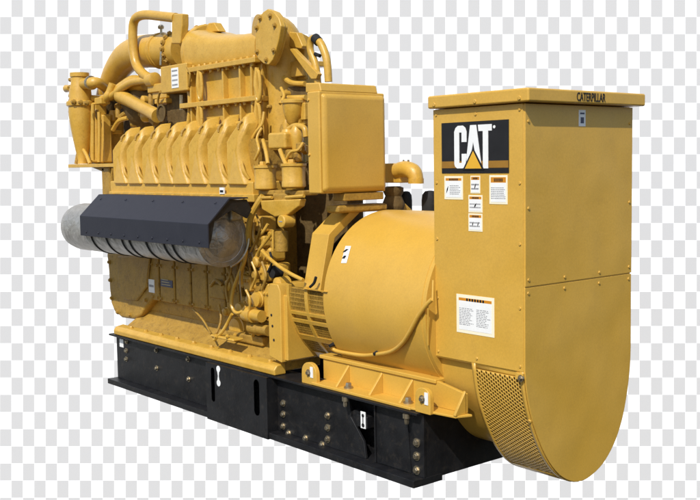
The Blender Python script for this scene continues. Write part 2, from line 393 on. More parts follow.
# decal on the end and the lettering along the lid
b = MB(); b.box(.002, .0045, .476, .538, 1.378, 1.472); sq = b.build('inspection_label', WHITE, ep)
b = MB(); b.box(.0035, .0055, .492, .522, 1.395, 1.43); b.box(.0035, .0055, .487, .527, 1.447, 1.457); b.build('print', NAVY, sq)
def lettering(text, parent, mat, y0, y1, z0, z1, x, name):
    cu = bpy.data.curves.new('t', 'FONT'); cu.body = text; cu.extrude = .02; cu.offset = .006; cu.resolution_u = 3
    to = bpy.data.objects.new('t', cu); scene.collection.objects.link(to)
    dg = bpy.context.evaluated_depsgraph_get(); me = bpy.data.meshes.new_from_object(to.evaluated_get(dg))
    bpy.data.objects.remove(to)
    vs = [v_.co.copy() for v_ in me.vertices]
    mnx, mxx = min(c.x for c in vs), max(c.x for c in vs); mny, mxy = min(c.y for c in vs), max(c.y for c in vs)
    for v_, c in zip(me.vertices, vs):
        v_.co = (x + (.0015 if c.z > 0 else -.001), y0 + (c.x - mnx) / (mxx - mnx) * (y1 - y0), z0 + (c.y - mny) / (mxy - mny) * (z1 - z0))
    me.materials.clear(); me.materials.append(mat); me.name = name
    return link(bpy.data.objects.new(name, me), parent)
lettering('CATERPILLAR', lid, BLKINK, .378, .645, 1.517, 1.566, .065, 'lettering')

# ---- lower guard with perforated sheet
CX0 = -.405
low = [(y, z) for y, z in ENDS if z <= .001]            # far side to near side
def guard_pts(scale=1., dy=.0): return [(.505 + (y - .505) * scale, z * scale) for y, z in low]
b = MB()
rows = smooth_curve([(y, z) for y, z in reversed(END) if z <= .0 and y < .52], 10)     # from z=0 down to the lowest point
L_ = [0]
for p_, q_ in zip(rows, rows[1:]): L_.append(L_[-1] + math.hypot(q_[0] - p_[0], q_[1] - p_[1]))
def along(s_):
    for i in range(len(L_) - 1):
        if s_ <= L_[i + 1] or i == len(L_) - 2:
            t = (s_ - L_[i]) / (L_[i + 1] - L_[i]); t = min(max(t, 0), 1)
            return (rows[i][0] + (rows[i + 1][0] - rows[i][0]) * t, rows[i][1] + (rows[i + 1][1] - rows[i][1]) * t)
def pt(xx, s_): yy, zz = along(s_); return (xx, yy, zz)
S0, S1, X0, X1 = .035, .74, CX0 + .028, -.036
NC, NR = 19, 29
cw, ch = (X1 - X0) / NC, (S1 - S0) / NR
mask_end = lambda xx: .60
for i in range(NC):
    for k in range(NR):
        off = (ch / 2 if i % 2 else 0)
        x0, x1 = X0 + i * cw, X0 + (i + 1) * cw; s0, s1 = S0 + k * ch + off, S0 + (k + 1) * ch + off
        cxx, cs = (x0 + x1) / 2, (s0 + s1) / 2
        hw, hh = cw * .32, ch * .40
        inn = [(cxx - hw, cs - hh * .6), (cxx, cs - hh), (cxx + hw, cs - hh * .6), (cxx + hw, cs + hh * .6), (cxx, cs + hh), (cxx - hw, cs + hh * .6)]
        out = [(x0, s0), (cxx, s0), (x1, s0), (x1, s1), (cxx, s1), (x0, s1)]
        vi = [b.bm.verts.new(pt(*q)) for q in inn]; vo = [b.bm.verts.new(pt(*q)) for q in out]
        for j in range(6):
            b.bm.faces.new((vo[j], vo[(j + 1) % 6], vi[(j + 1) % 6], vi[j]))
    if i % 2:  # fill the half cell left at the top
        b.quad([pt(X0 + i * cw, S0), pt(X0 + (i + 1) * cw, S0), pt(X0 + (i + 1) * cw, S0 + ch / 2), pt(X0 + i * cw, S0 + ch / 2)])
    else:
        b.quad([pt(X0 + i * cw, S1), pt(X0 + (i + 1) * cw, S1), pt(X0 + (i + 1) * cw, S1 + ch / 2), pt(X0 + i * cw, S1 + ch / 2)])
bmesh.ops.remove_doubles(b.bm, verts=b.bm.verts, dist=.0002)
guard = None
def strip_sheet(b, xa, xb, sa, sb, n=20, flip=0):
    pr = None
    for j in range(n + 1):
        s_ = sa + (sb - sa) * j / n
        cur = [b.bm.verts.new(pt(xa, s_)), b.bm.verts.new(pt(xb, s_))]
        if pr: b.bm.faces.new((pr[0], pr[1], cur[1], cur[0]))
        pr = cur
gs = MB()
strip_sheet(gs, CX0, X0, 0, L_[-1]); strip_sheet(gs, X1, -.010, 0, L_[-1]); strip_sheet(gs, X0, X1, 0, S0, 3); strip_sheet(gs, X0, X1, S1 + ch / 2, L_[-1], 10)
far = [(y, z) for y, z in ENDS if y >= .505]
pr = None
for y, z in far:
    cur = [gs.bm.verts.new((CX0, y, z)), gs.bm.verts.new((-.010, y, z))]
    if pr: gs.bm.faces.new((pr[0], pr[1], cur[1], cur[0]))
    pr = cur
guard = gs.build('lower_guard', YEL, G, angle=60)
sol = guard.modifiers.new('solid', 'SOLIDIFY'); sol.thickness = .006; sol.offset = 1
pf = b.build('perforated_sheet', YEL, guard, angle=60)
sol = pf.modifiers.new('solid', 'SOLIDIFY'); sol.thickness = .005; sol.offset = 1
b = MB(); b.prism([(.505 + (y - .505) * .84, z * .88) for y, z in low], 'x', CX0 - .004, -.03); b.build('inner_drum', BLACK, guard)  # black colour stands for the shaded interior behind the holes
b = MB(); b.prism([(.505 + (y - .505) * .995, z * .992 - .002) for y, z in low], 'x', CX0 - .003, CX0 + .004); b.build('guard_rib', YEL, guard)
bolt(guard, (-.02, -.01, -.035), NY, .014, .016)
bolt(guard, pt(-.02, .30), (0, -.9, -.4), .012, .012, mat=YEL, name='screw', n=10)
b = MB(); b.box(-.06, -.005, -.012, .01, -.045, -.006); b.build('guard_tab', YEL, guard, bevel=.003)

# ---- generator body
GC = (.505, .255); GR = .597
XB0, XB1 = -1.715, -.70
b = MB()
b.lathe((0, *GC), [(XB0 - .01, GR - .06), (XB0, GR - .022), (XB0 + .02, GR), (-1.3, GR + .002), (XB1, GR)], ax='x', n=96)
body = b.build('generator_housing', YEL, G, angle=30)
b = MB()
e2 = [(.505 + (y - .505) * .93, z * .82 - .02) for y, z in low]
b.prism([(.505 + .5 * .93, .3), ] + e2 + [(.045, .3)], 'x', -.80, CX0 - .004); b.build('exciter_housing', YEL, G, angle=50)
b = MB()
for (x0, x1) in ((-.80, -.735),): b.lathe((0, *GC), [(x0, GR - .02), (x0 + .01, GR + .004), (x1, GR + .004), (x1 + .01, GR - .02)], ax='x', n=96)
b.build('end_ring', YEL, body)
# recess wall under the side sheet
b = MB(); b.box(A + .01, CX0 - .01, .10, .13, -.25, -.013); b.build('recess_wall', YEL, G)
# label on the drum
def drum_pt(px, py):
    d = (FWD + RIGHT * ((px - CX) / F_PX) - UP * ((py - CY) / F_PX))
    # ray against the drum cylinder
    oy, oz = CAM.y - GC[0], CAM.z - GC[1]; r_ = GR + .004
    a_ = d.y ** 2 + d.z ** 2; b_ = 2 * (oy * d.y + oz * d.z); c_ = oy ** 2 + oz ** 2 - r_ ** 2
    return CAM + d * ((-b_ - math.sqrt(max(0, b_ * b_ - 4 * a_ * c_))) / (2 * a_))
def drum_patch(px0, px1, py0, py1, skew=0, n=4, lift=.0):
    mb = MB(); pr = None
    for j in range(n + 1):
        y_ = py0 + (py1 - py0) * j / n; s_ = skew * (1 - j / n)
        cur = [mb.bm.verts.new(drum_pt(px0 + s_, y_)), mb.bm.verts.new(drum_pt(px1 + s_, y_))]
        if lift:
            for c in cur: c.co.y -= lift
        if pr: mb.bm.faces.new((pr[0], pr[1], cur[1], cur[0]))
        pr = cur
    return mb
lab = drum_patch(341, 346.5, 246, 263, 4.5).build('service_label', WHITE, body)
drum_patch(342.7, 345.3, 249, 252, 3.6, lift=.002).build('print', BLKINK, lab)
drum_patch(342.2, 344.8, 255.5, 258.5, 1.8, lift=.002).build('print', BLKINK, lab)
# conduit that droops along the housing, with clips
con = [(332, 345), (337, 350), (350, 353), (365, 355), (378, 354), (393, 351), (404, 343), (412, 331), (420, 316), (428, 305), (434, 299)]
pts = [drum_pt(*c) + Vector((0, -.016, 0)) for c in con]
b = MB(); b.tube(pts, .014, n=10); con_o = b.build('conduit', YEL, G)
for c in ((333.5, 346), (378, 354)):
    q = drum_pt(*c); b = MB(); b.tube([q + Vector((0, .01, .015)), q + Vector((0, -.035, .004))], [.016, .012], n=8, sub=0); b.build('clip', RUBBER, con_o)
b = MB(); b.tube([drum_pt(434, 300) + Vector((0, -.012, 0)), drum_pt(434.5, 280) + Vector((0, -.012, 0))], .006, n=8, sub=0); b.build('thin_cable', YEL, G)
b = MB(); b.tube([drum_pt(429, 305) + Vector((0, -.008, 0)), drum_pt(429, 345) + Vector((0, -.008, 0))], .005, n=8, sub=0); b.build('thin_cable', YEL, G)

# ---- mounting foot: long angle casting with gussets and round-ended plates
fy0, fw = -.135, .0
b = MB(); b.box(-1.80, -.80, fy0, .06, -.339, -.318); foot = b.build('mounting_foot', YEL, G, bevel=.006)
b = MB(); b.prism([(-1.83, -.32), (-1.83, -.172), (-.69, -.160), (-.46, -.20), (-.46, -.32)], 'y', .0, .025); b.build('foot_wall', YEL, foot, bevel=.004)
b = MB(); b.box(-1.86, -.70, -.012, .10, -.176, -.150); b.build('ledge', YEL, foot, bevel=.006)
b = MB(); b.prism([(-.86, -.135), (-.46, -.085), (-.42, .02), (-.80, .02)], 'z', -.336, -.320); b.build('foot_end', YEL, foot, bevel=.005)
for gx in (-1.56, -1.22, -.93):
    b = MB(); b.prism([(.0, -.18), (-.115, -.312), (-.115, -.322), (0, -.322)], 'x', gx, gx + .02); b.build('gusset', YEL, foot, bevel=.004)
b = MB(); b.prism([(.0, -.18), (-.09, -.312), (-.09, -.322), (0, -.322)], 'x', -.475, -.455); b.build('gusset', YEL, foot, bevel=.004)
def round_plate(pxl, pxr, pyt, pyb, y, nm):
    l, r_ = at(pxl, (pyt + pyb) / 2, y=y), at(pxr, (pyt + pyb) / 2, y=y)
    zt_, zb_ = at(pxl, pyt, y=y).z, at(pxl, pyb, y=y).z; rr_ = (r_.x - l.x) * .45
    out = [(l.x, zb_), (r_.x, zb_)] + [(r_.x - rr_ + rr_ * math.cos(a), zt_ - rr_ + rr_ * math.sin(a)) for a in [math.pi / 2 * k / 5 for k in range(6)]] + \
          [(l.x + rr_ + rr_ * math.cos(a), zt_ - rr_ + rr_ * math.sin(a)) for a in [math.pi / 2 + math.pi / 2 * k / 5 for k in range(6)]]
    b = MB(); b.prism(out, 'y', y, y + .035); o = b.build(nm, YEL, foot, bevel=.005)
    c = Vector(((l.x + r_.x) / 2, y, (zt_ + zb_) / 2 + .01))
    bolt(o, c, NY, .017, .02)
    b = MB(); b.box(c.x + .02, c.x + .05, y - .004, y, c.z - .03, c.z + .045); b.build('white_tag', WHITE, o)
round_plate(301.5, 316, 361, 383.5, fy0 + .01, 'end_lug')
round_plate(415, 430, 386, 411.5, fy0 + .005, 'end_lug')
for gx in (-1.47, -.885):
    bolt(foot, (gx, -.07, -.315), (0, 0, 1), .022, .035)
# inspection tag on the lifting pocket
t0, t1 = at(360.5, 411, y=SY - .012), at(365.5, 429, y=SY - .012)
b = MB(); b.box(t0.x, t1.x, SY - .012, SY - .008, t1.z, t0.z); tg = b.build('lifting_tag', WHITE, skid)
b = MB(); xc = (t0.x + t1.x) / 2; zc = (t0.z + t1.z) / 2
b.lathe((xc, SY - .0135, zc + .03), [(0, .012), (.001, .012)], ax='y', n=12); b.lathe((xc, SY - .0135, zc - .035), [(0, .014), (.001, .014)], ax='y', n=12)
b.box(xc - .004, xc + .004, SY - .0135, SY - .0122, zc - .03, zc + .03); b.build('print', BLKINK, tg)
b = MB(); b.box(t0.x - .05, t0.x + .06, SY - .007, SY + .13, t1.z + .0, t0.z - .03); b.build('lifting_block', BLACK, skid, bevel=.006)
t0, t1 = at(119.5, 338.5, y=SY - .003), at(123.5, 347.5, y=SY - .003)
b = MB(); b.box(t0.x, t1.x, SY - .004, SY - .001, t1.z, t0.z); b.build('lifting_tag', WHITE, skid)

# ---- octagonal coupling band and ventilated guard
oc = [(.265, .888), (.02, .70), (-.07, .305)]
full = oc + [(1.01 - y, z) for y, z in reversed(oc)]
inner = [(.315, .845), (.075, .672), (-.02, .295)]; inner = inner + [(1.01 - y, z) for y, z in reversed(inner)]
b = MB()
xa, xb = -1.955, -1.765
b.loft([[(xx, *pl) for xx, pl in ((xa, o_), (xb, o_), (xb, i_), (xa, i_))] for o_, i_ in zip(full, inner)])
b.build('coupling_housing', YEL, G, bevel=.006)
b = MB(); b.prism([(.505 + .5 * math.cos(t), .25 + .5 * math.sin(t)) for t in [2 * math.pi * k / 24 for k in range(24)]], 'x', -1.90, -1.88); b.build('coupling_shade_disc', BLACK, G)  # black disc stands for the shadow inside the coupling
# guard panels (bars over a black sheet that stands for the shaded interior)
gy = -.085
gx0, gx1 = at(286.5, 320, y=gy).x, at(326, 320, y=gy).x
gz1, gz0 = at(300, 286, y=gy).z, at(300, 366, y=gy).z
gd = MB(); gd.box(gx0, gx1, gy + .03, gy + .05, gz0, gz1 - .02); cg = gd.build('coupling_guard', GRIME_SHADE, G)
def strip(nm, px0, py0, px1, py1, dep=.03, mat=YEL, y=gy, par=None, bev=.003):
    b = MB(); b.bpx(px0, py0, px1, py1, y, dep); return b.build(nm, mat, par or cg, bevel=bev)
mid = (gx0 + gx1) / 2
zA = at(305, 291, y=gy).z; zB = at(305, 313, y=gy).z; zC = at(305, 321, y=gy).z; zD = at(305, 338, y=gy).z; zE = at(305, 344, y=gy).z; zF = at(305, 358, y=gy).z
for nm, x0, x1, z0, z1 in (('guard_frame', gx0, gx0 + .03, gz0, gz1), ('guard_frame', mid - .015, mid + .02, gz0, gz1), ('guard_frame', gx1 - .03, gx1, gz0, gz1 - .02),
                           ('guard_rail', gx0 + .03, gx1 - .03, zC + .03, zB), ('guard_rail', gx0 + .03, gx1 - .03, zC - .03, zC), ('guard_rail', gx0 + .03, gx1 - .03, zE, zD), ('guard_rail', gx0 + .03, gx1 - .03, gz0, zF)):
    b = MB(); b.box(x0, x1, gy, gy + .03, z0, z1); b.build(nm, CAST, cg, bevel=.003)
for (x0, x1) in ((gx0 + .03, mid - .015), (mid + .02, gx1 - .03)):
    for (z0, z1) in ((zB, zA), (zD, zC - .03), (zF, zE)):
        b = MB(); nn = 10; stp = (x1 - x0) / nn
        for r_ in range(5):
            hz = (z1 - z0) / 5
            for i in range(nn):
                b.box(x0 + (i + .70) * stp, x0 + (i + 1) * stp, gy + .012, gy + .02, z0 + r_ * hz, z0 + (r_ + 1) * hz)
            b.box(x0, x1, gy + .013, gy + .019, z0 + r_ * hz, z0 + r_ * hz + .007)
        b.build('grille', GRIME_SHADE, cg)
        b = MB(); b.box(x0, x1, gy + .024, gy + .028, z0, z1); b.build('grille_backing', RUBBER, cg)
strip('hinge', 302, 288.5, 326, 292, .03, y=gy - .02)
b = MB(); b.tpx([(310, 287, gy - .02), (314, 283, gy - .02), (316, 277, gy - .02)], .010, n=8); b.build('latch', RUBBER, cg)
def wrap(o):
    bm_ = bmesh.new(); bm_.from_mesh(o.data)
    long_ = [e for e in bm_.edges if abs(e.verts[0].co.z - e.verts[1].co.z) > .05]
    if long_: bmesh.ops.subdivide_edges(bm_, edges=long_, cuts=7, use_grid_fill=True)
    for v_ in bm_.verts:
        dz = min(abs(v_.co.z - .27), .56)
        v_.co.y += (.505 - math.sqrt(.59 ** 2 - dz * dz)) - gy
    bm_.to_mesh(o.data); bm_.free()
for o in [cg] + list(cg.children): 
    if not o.name.startswith(('hinge', 'latch')): wrap(o)
# tall flywheel plate at the rear of the engine
b = MB(); p0, p1 = at(267.5, 283, y=-.12), at(281.5, 359, y=-.12)
b.prism([(p0.x, p1.z), (p1.x, p1.z - .03), (p1.x, p0.z - .05), (p1.x - .03, p0.z + .0), (p0.x + .03, p0.z), (p0.x, p0.z - .05)], 'y', -.12, .22)
fp = b.build('flywheel_plate', YEL, G, bevel=.008)
for by in (315, 326, 340):
    bolt(fp, at(271.5 + (by - 315) * .1, by, y=-.12), NY, .010, .004, mat=RUBBER, name='bolt_hole', n=12)
b = MB(); b.bpx(282, 295, 288, 361, -.09, .3); b.build('flywheel_flange', YEL, G, bevel=.006)
b = MB(); b.box(-2.95, -2.10, .50, .64, -.3, 1.20); b.build('flywheel_housing', IRON_SHADE, G, bevel=.03)  # dark colour carries the shade of this recess

# ---- engine: block, sump, covers
b = MB(); b.box(-4.78, -2.78, .13, .90, -.30, 1.15); block = b.build('engine_block', GRIME_SHADE, G, bevel=.02)
rail = MB(); rail.prism([(-.04, -.325), (-.035, -.262), (.06, -.20), (.13, -.10), (.14, .0), (.3, .0), (.3, -.325)], 'x', -4.70, -2.24)
sump = rail.build('oil_sump', GRIME_SHADE, G, bevel=.012, seg=3)  # darker colour holds both grime and the shade above the rail
rail = MB(); rail.prism([(-.15, -.337), (-.155, -.295), (-.128, -.264), (-.052, -.252), (-.045, -.337)], 'x', -4.74, -2.21)
rail = rail.build('mounting_rail', CAST, G, bevel=.010, seg=3)
for k in range(9): bolt(rail, (-4.5 + k * .27, -.095, -.258), (0, 0, 1), .016, .018, mat=CAST, name='bolt')
for k in range(14): bolt(sump, (-4.6 + k * .18, .135, -.045), NY, .012, .014, mat=GRIME_SHADE, name='bolt')
xs = [at(px, 290, y=.03).x for px in (150, 158.5, 174, 190, 206, 224, 238)]
for i in range(6):
    b = MB(); b.box(xs[i] + .012, xs[i + 1] - .012, .04, .15, .0, .62)
    ac = b.build('access_cover', GRIME_SHADE, block, bevel=.012)
    if i == 1:
        p0, p1 = at(160.5, 279, y=.035), at(172.5, 288, y=.035)
        b = MB(); b.box(p0.x, p1.x, .034, .04, p1.z, p0.z); npl = b.build('nameplate', NAVY, ac)
        b = MB()
        for k in range(3): b.box(p0.x + .02, p1.x - .03 - .02 * k, .0325, .0345, p1.z + .015 + k * .022, p1.z + .024 + k * .022)
        b.build('print', STEEL, npl)
    if i == 0:
        p0, p1 = at(148.5, 279, y=.035), at(154.5, 293, y=.035)
        b = MB(); b.box(p0.x, p1.x, .034, .0405, p1.z, p0.z); npl = b.build('white_tag', WHITE, block)
        b = MB(); b.box(p0.x + .01, p1.x - .01, .0325, .0345, p1.z + .05, p1.z + .07); b.build('print', INK, npl)
    for zz in (.03, .32, .58):
        bolt(ac, (xs[i] + .035, .04, zz), NY, .012, .012, mat=GRIME_SHADE, name='bolt')
        bolt(ac, (xs[i + 1] - .035, .04, zz), NY, .012, .012, mat=GRIME_SHADE, name='bolt')
b = MB(); b.bpx(208, 283, 224, 300, .0, .06); bb = b.build('side_cover', GRIME_SHADE, block, bevel=.012)
b = MB(); b.tpx([(211, 286, -.0), (216, 280, -.01), (222, 285, -.0)], .014, n=8); b.build('handle', GRIME_SHADE, bb)
b = MB(); b.bpx(143, 309, 250, 317, .11, .1); b.build('block_flange', GRIME_SHADE, block, bevel=.01)
# front gear housing at the far left
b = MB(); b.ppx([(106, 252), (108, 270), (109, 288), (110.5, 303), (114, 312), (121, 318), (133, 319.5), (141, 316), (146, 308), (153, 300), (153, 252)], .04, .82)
fh = b.build('gear_housing', GRIME_SHADE, G, bevel=.03, seg=3)
b = MB(); b.ppx([(117, 256), (118, 285), (124, 300), (136, 301), (146, 288), (150, 256)], .02, .03); b.build('housing_cover', GRIME_SHADE, fh, bevel=.015)
for bx, by in ((109.5, 262), (110.5, 280), (112, 298), (118, 312), (130, 315), (146, 300)):
    bolt(fh, at(bx, by, y=.04), NY, .016, .02, mat=GRIME_SHADE, name='bolt')
# ledge under the cylinder covers
q0, q1 = at(113, 182, y=.03), at(256, 198, y=.03)
q0_l, q1_l, ledge_z = q0.x, q1.x, q1.z
b = MB(); b.box(q0.x, q1.x, .0, .5, q1.z - .02, q0.z + .01); ledge = b.build('head_ledge', CAST, G, bevel=.012)
b = MB(); b.box(q0.x + .02, q1.x + .05, -.025, .1, q1.z - .03, q1.z + .03); b.build('ledge_flange', CAST, ledge, bevel=.008)
p0, p1 = at(219.5, 187.5, y=-.03), at(224, 194, y=-.03)
b = MB(); b.box(p0.x, p1.x, -.031, -.02, p1.z, p0.z); ft = b.build('white_tag', WHITE, ledge)
b = MB(); b.box(p0.x + .008, p1.x - .008, -.0325, -.0305, p1.z + .012, p1.z + .03); b.build('print', BLKINK, ft)
b = MB(); b.box(q0.x + .05, q1.x - .1, .16, .6, q0.z, 1.38); b.build('cylinder_head', GRIME_SHADE, ledge, bevel=.02)
# eight pointed cylinder covers
pk = [131, 145.5, 161.5, 177.5, 192.5, 210, 229.5, 249.5]
yc = .05
pkx = [at(px, 123, y=yc + .06).x for px in pk]
st = (pkx[-1] - pkx[0]) / 7; pkx = [x + st * .27 for x in pkx]
zb_ = q0.z - .015; ztop = 1.575
cyl_proto = None
def cover_mesh():
    b = MB(); w = st
    # outline at the back (full width) and at the front (slimmer to the right), local x = 0 at the peak, z = 0 at the foot
    hgt = ztop - zb_
    fron = [(-w * .72, 0), (-w * .74, hgt * .58), (-w * .68, hgt * .66), (-w * .36, hgt * .91), (-w * .28, hgt * .915), (-w * .18, hgt * .80), (-w * .22, hgt * .66), (-w * .27, hgt * .46), (-w * .15, hgt * .22), (w * .06, hgt * .05), (w * .10, 0)]
    midr = [(-w * .785, 0), (-w * .79, hgt * .60), (-w * .71, hgt * .69), (-w * .35, hgt * .97), (-w * .25, hgt * .975), (-w * .10, hgt * .82), (-w * .13, hgt * .68), (-w * .19, hgt * .48), (-w * .07, hgt * .22), (w * .15, hgt * .05), (w * .18, 0)]
    back = [(-w * .79, 0), (-w * .795, hgt * .605), (-w * .71, hgt * .70), (-w * .34, hgt * .995), (-w * .24, hgt), (-w * .08, hgt * .83), (-w * .11, hgt * .68), (-w * .17, hgt * .48), (-w * .05, hgt * .22), (w * .17, hgt * .05), (w * .2, 0)]
    lean = lambda z: max(0, z - hgt * .58) * .5
    b.loft([[(x, -.075 + lean(z), z) for x, z in fron], [(x, -.045 + lean(z), z) for x, z in midr], [(x, .045 + lean(z), z) for x, z in back]])
    return b
pro = cover_mesh().build('cylinder_cover', CAST, G, bevel=.012, seg=3)
hh_ = ztop - zb_
cm = MB(); cm.tube([(-st * .27, -.012, hh_ * .86), (-st * .31, -.034, hh_ * .80), (-st * .27, -.045, hh_ * .74)], [.007, .013, .006], n=10); cap0 = cm.build('shade_plug', GRIME_SHADE, pro)  # raised dull plug paints in the shade of the hollow
cw_ = MB(); cw_.prism([(-st * .30, hh_ * .02), (-st * .30, hh_ * .62), (st * .30, hh_ * .62), (st * .30, hh_ * .02)], 'y', .025, .06); web0 = cw_.build('head_wall', GRIME_SHADE, pro)  # duller colour paints in shade between neighbouring covers
cf = MB(); cf.tube([(st * .12, -.03, .04), (st * .02, -.058, .10), (-st * .08, -.055, .17)], [.014, .017, .007], n=8); clamp0 = cf.build('clamp', CAST, pro)
for i, x in enumerate(pkx):
    o = pro
    if i:
        o = pro.copy(); link(o, G)
        for ch_ in (cap0, clamp0, web0):
            c = ch_.copy(); link(c); c.parent = o
    o.location = (x, yc, zb_); o.scale = (1, 1, 1 + .012 * (i - 3) + (.006, -.004, .008, 0, -.006, .004, -.003, .005)[i]); o.rotation_euler.y = (.006, -.004, .0, .008, -.006, .003, -.002, .004)[i]

# ---- filter canister with its dark sheet cover
MY, MZ, MR = -.30, .655, .212
mx0, mx1 = at(66, 225, y=MY).x + .33, at(221.5, 238, y=MY).x
b = MB()
b.lathe((0, MY, MZ), [(mx0 - .13, .06), (mx0 - .115, .11), (mx0 - .07, .16), (mx0 + .0, .198), (mx0 + .09, MR), (mx0 + 1., MR), (mx1 - .05, MR), (mx1, MR * .985)], ax='x', n=56)
can = b.build('filter_canister', FOIL, G)
b = MB(); b.lathe((0, MY, MZ), [(mx1 - .02, MR + .004), (mx1 + .012, MR + .006), (mx1 + .02, MR - .012)], ax='x', n=56); cap = b.build('end_cap', FOIL, can)
b = MB(); b.lathe((0, MY, MZ), [(mx1 + .015, MR - .012), (mx1 + .022, MR - .03), (mx1 + .012, MR - .05), (mx1 + .075, .05), (mx1 + .08, .01)], ax='x', n=40); b.build('end_face', FOIL, cap)
b = MB(); q = []
b.tube([(mx1 + .03, MY + (MR + .01) * math.cos(a), MZ + (MR + .01) * math.sin(a)) for a in [R(-75 + k * 12) for k in range(8)]], .010, n=8); b.build('clamp_band', STEEL, cap)
b = MB(); b.box(mx1 - .03, mx1 + .05, MY + .05, MY + .17, MZ + .12, MZ + .28); b.build('mounting_bracket', FOIL, can, bevel=.02)
cx0, cx1 = at(80, 225, y=-.545).x, at(208, 240, y=-.545).x
k = 0
xx = cx0 + .12
while xx < mx1 - .1:
    b = MB(); b.lathe((0, MY, MZ), [(xx, MR - .002), (xx + .002, MR + .007), (xx + .020, MR + .007), (xx + .022, MR - .002)], ax='x', n=56)
    b.build('strap', RUBBER, can); k += 1; xx += (.28 if k % 3 else .13)
def canopy(x0, x1):
    out = [(-.545, .605), (-.545, .775), (-.36, .955), (-.20, .955), (-.19, .945), (-.352, .942), (-.532, .769), (-.532, .605)]
    b = MB(); b.prism(out, 'x', x0, x1); return b
cv = canopy(cx0, cx1).build('rain_cover', SLATE, G, bevel=.003)
b = MB(); b.prism([(-.53, .62), (-.53, .765), (-.35, .938), (-.2, .938), (-.16, .86), (-.2, .80), (-.33, .868), (-.48, .79), (-.51, .66)], 'x', cx1 - .03, cx1 - .012); b.build('cover_end', BLACK, cv)

# ---- aftercooler housing on top of the vee
AY = .22
f1a, f1b = at(186, 70.5, y=AY - .05), at(258, 60.5, y=AY - .05)
f2a, f2b = at(186, 105, y=AY - .05), at(262, 99, y=AY - .05)
axl, axr = at(190, 90, y=AY).x, at(262, 90, y=AY).x
z1_, z2_ = (f1a.z + f1b.z) / 2, (f2a.z + f2b.z) / 2
b = MB(); b.box(axl, axr, AY, .8, 1.2, z1_); ac = ac_top = b.build('aftercooler', CAST, G, bevel=.012)
for nm, zz in (('upper_flange', z1_), ('lower_flange', z2_)):
    b = MB(); b.box(axl - .06, axr + .02, AY - .075, .86, zz - .02, zz + .022); fl = b.build(nm, CAST, ac, bevel=.006)
    for k in range(9):
        bolt(fl, (axl + .05 + k * (axr - axl - .1) / 8, AY - .045, zz - .02), (0, 0, -1), .014, .022, mat=CAST, name='bolt')
for px in (191, 223.5, 240.5, 252):
    x = at(px, 85, y=AY - .04).x
    for za, zb2 in ((z2_ + .02, z1_ - .02), (1.3, z2_ - .02)):
        b = MB(); b.box(x - .011, x + .011, AY - .05, AY + .02, za, zb2); b.build('rib', CAST, ac, bevel=.005)
for px in (201, 259):
    for py, zt3 in ((86, z1_), (119, z2_)):
        q = at(px, py, y=AY - .05)
        b = MB(); ring = []
        for k in range(15):
            a = 2 * math.pi * k / 14; ring.append((q.x + .032 * math.cos(a), AY - .06, q.z + .115 * math.sin(a)))
        b.tube(ring, .014, n=8, sub=2); b.tube([(q.x - .01, AY - .055, q.z + .14), (q.x - .02, AY - .06, q.z), (q.x + .01, AY - .05, q.z - .13)], [.02, .024, .012], n=8)
        b.build('lifting_lug', CAST, ac)
# air duct
def ring_sq(x, cy_, cz_, ry, rz, n=36, e=.72):
    out = []
    for k in range(n):
        a = 2 * math.pi * k / n; c, s_ = math.cos(a), math.sin(a)
        out.append((x, cy_ + ry * math.copysign(abs(c) ** e, c), cz_ + rz * math.copysign(abs(s_) ** e, s_)))
    return out
xL, xR = at(190, 50, y=.25).x, at(259, 50, y=.25).x
zLt = at(195, 32.5, y=.42).z; zRt = at(250, 35.5, y=.42).z
b = MB(); rings = []
for t in (0, .15, .4, .7, 1):
    x = xL + (xR - xL) * t; zt_ = zLt + (zRt - zLt) * t ** .8 - .03 * math.sin(math.pi * t); zbb = z1_ + .01
    rings.append(ring_sq(x, .50, (zt_ + zbb) / 2 - .03, .31 - .02 * t, (zt_ - zbb) / 2 + .03, e=.58))
b.loft(rings); duct = b.build('air_duct', CAST, G, angle=50)
zc = (zLt + z1_) / 2
b = MB(); b.lathe((0, .47, zc - .02), [(xL - .10, .250), (xL - .09, .262), (xL - .04, .262), (xL - .03, .25)], ax='x', n=48); dfl = b.build('duct_flange', CAST, duct, bevel=.004)
for k in range(16):
    a = 2 * math.pi * k / 16
    bolt(dfl, (xL - .10, .47 + .228 * math.cos(a), zc + .228 * math.sin(a)), (-1, 0, 0), .016, .03, mat=CAST, name='bolt')
b = MB(); q = at(197, 26.5, y=.45); b.prism([(xL - .05, q.z - .08), (xL + .03, q.z), (xL + .12, q.z - .005), (xL + .2, q.z - .09)], 'y', .42, .5); b.build('duct_web', CAST, duct, bevel=.01)
# blind flange and riser elbow
fpix = [(267.5, 9), (263, 12), (259, 17), (256.5, 24), (255, 35), (255.2, 53), (258, 59), (263, 63.5), (268.5, 65), (272.5, 60), (275.5, 52), (278.5, 40), (281, 26), (278.5, 18), (273, 11)]
FY = .13
b = MB(); b.ppx(fpix, FY, .045); bf = b.build('blind_flange', CAST, G, bevel=.008)
for bx, by in ((260.5, 18.5), (270.5, 16), (257, 28), (275, 25.5), (257.5, 52), (274, 50.5), (266.5, 60)):
    bolt(bf, at(bx, by, y=FY), NY, .014, .02, mat=GRIME_SHADE, name='bolt')
b = MB(); b.ppx([(a + (3 if a > 267 else 1.5), c_ + 1) for a, c_ in fpix], FY + .05, .04); b.build('flange_neck', CAST, bf, bevel=.008)
c0 = at(272, 38, y=.30); zbot = at(272, 150, y=.3).z
b = MB(); b.tube([(c0.x - .03, .2, c0.z + .0), (c0.x + .01, .34, c0.z - .0), (c0.x + .015, .40, c0.z - .12), (c0.x + .005, .40, c0.z - .4), (c0.x, .40, zbot)], [.175, .17, .155, .14, .135], n=28)
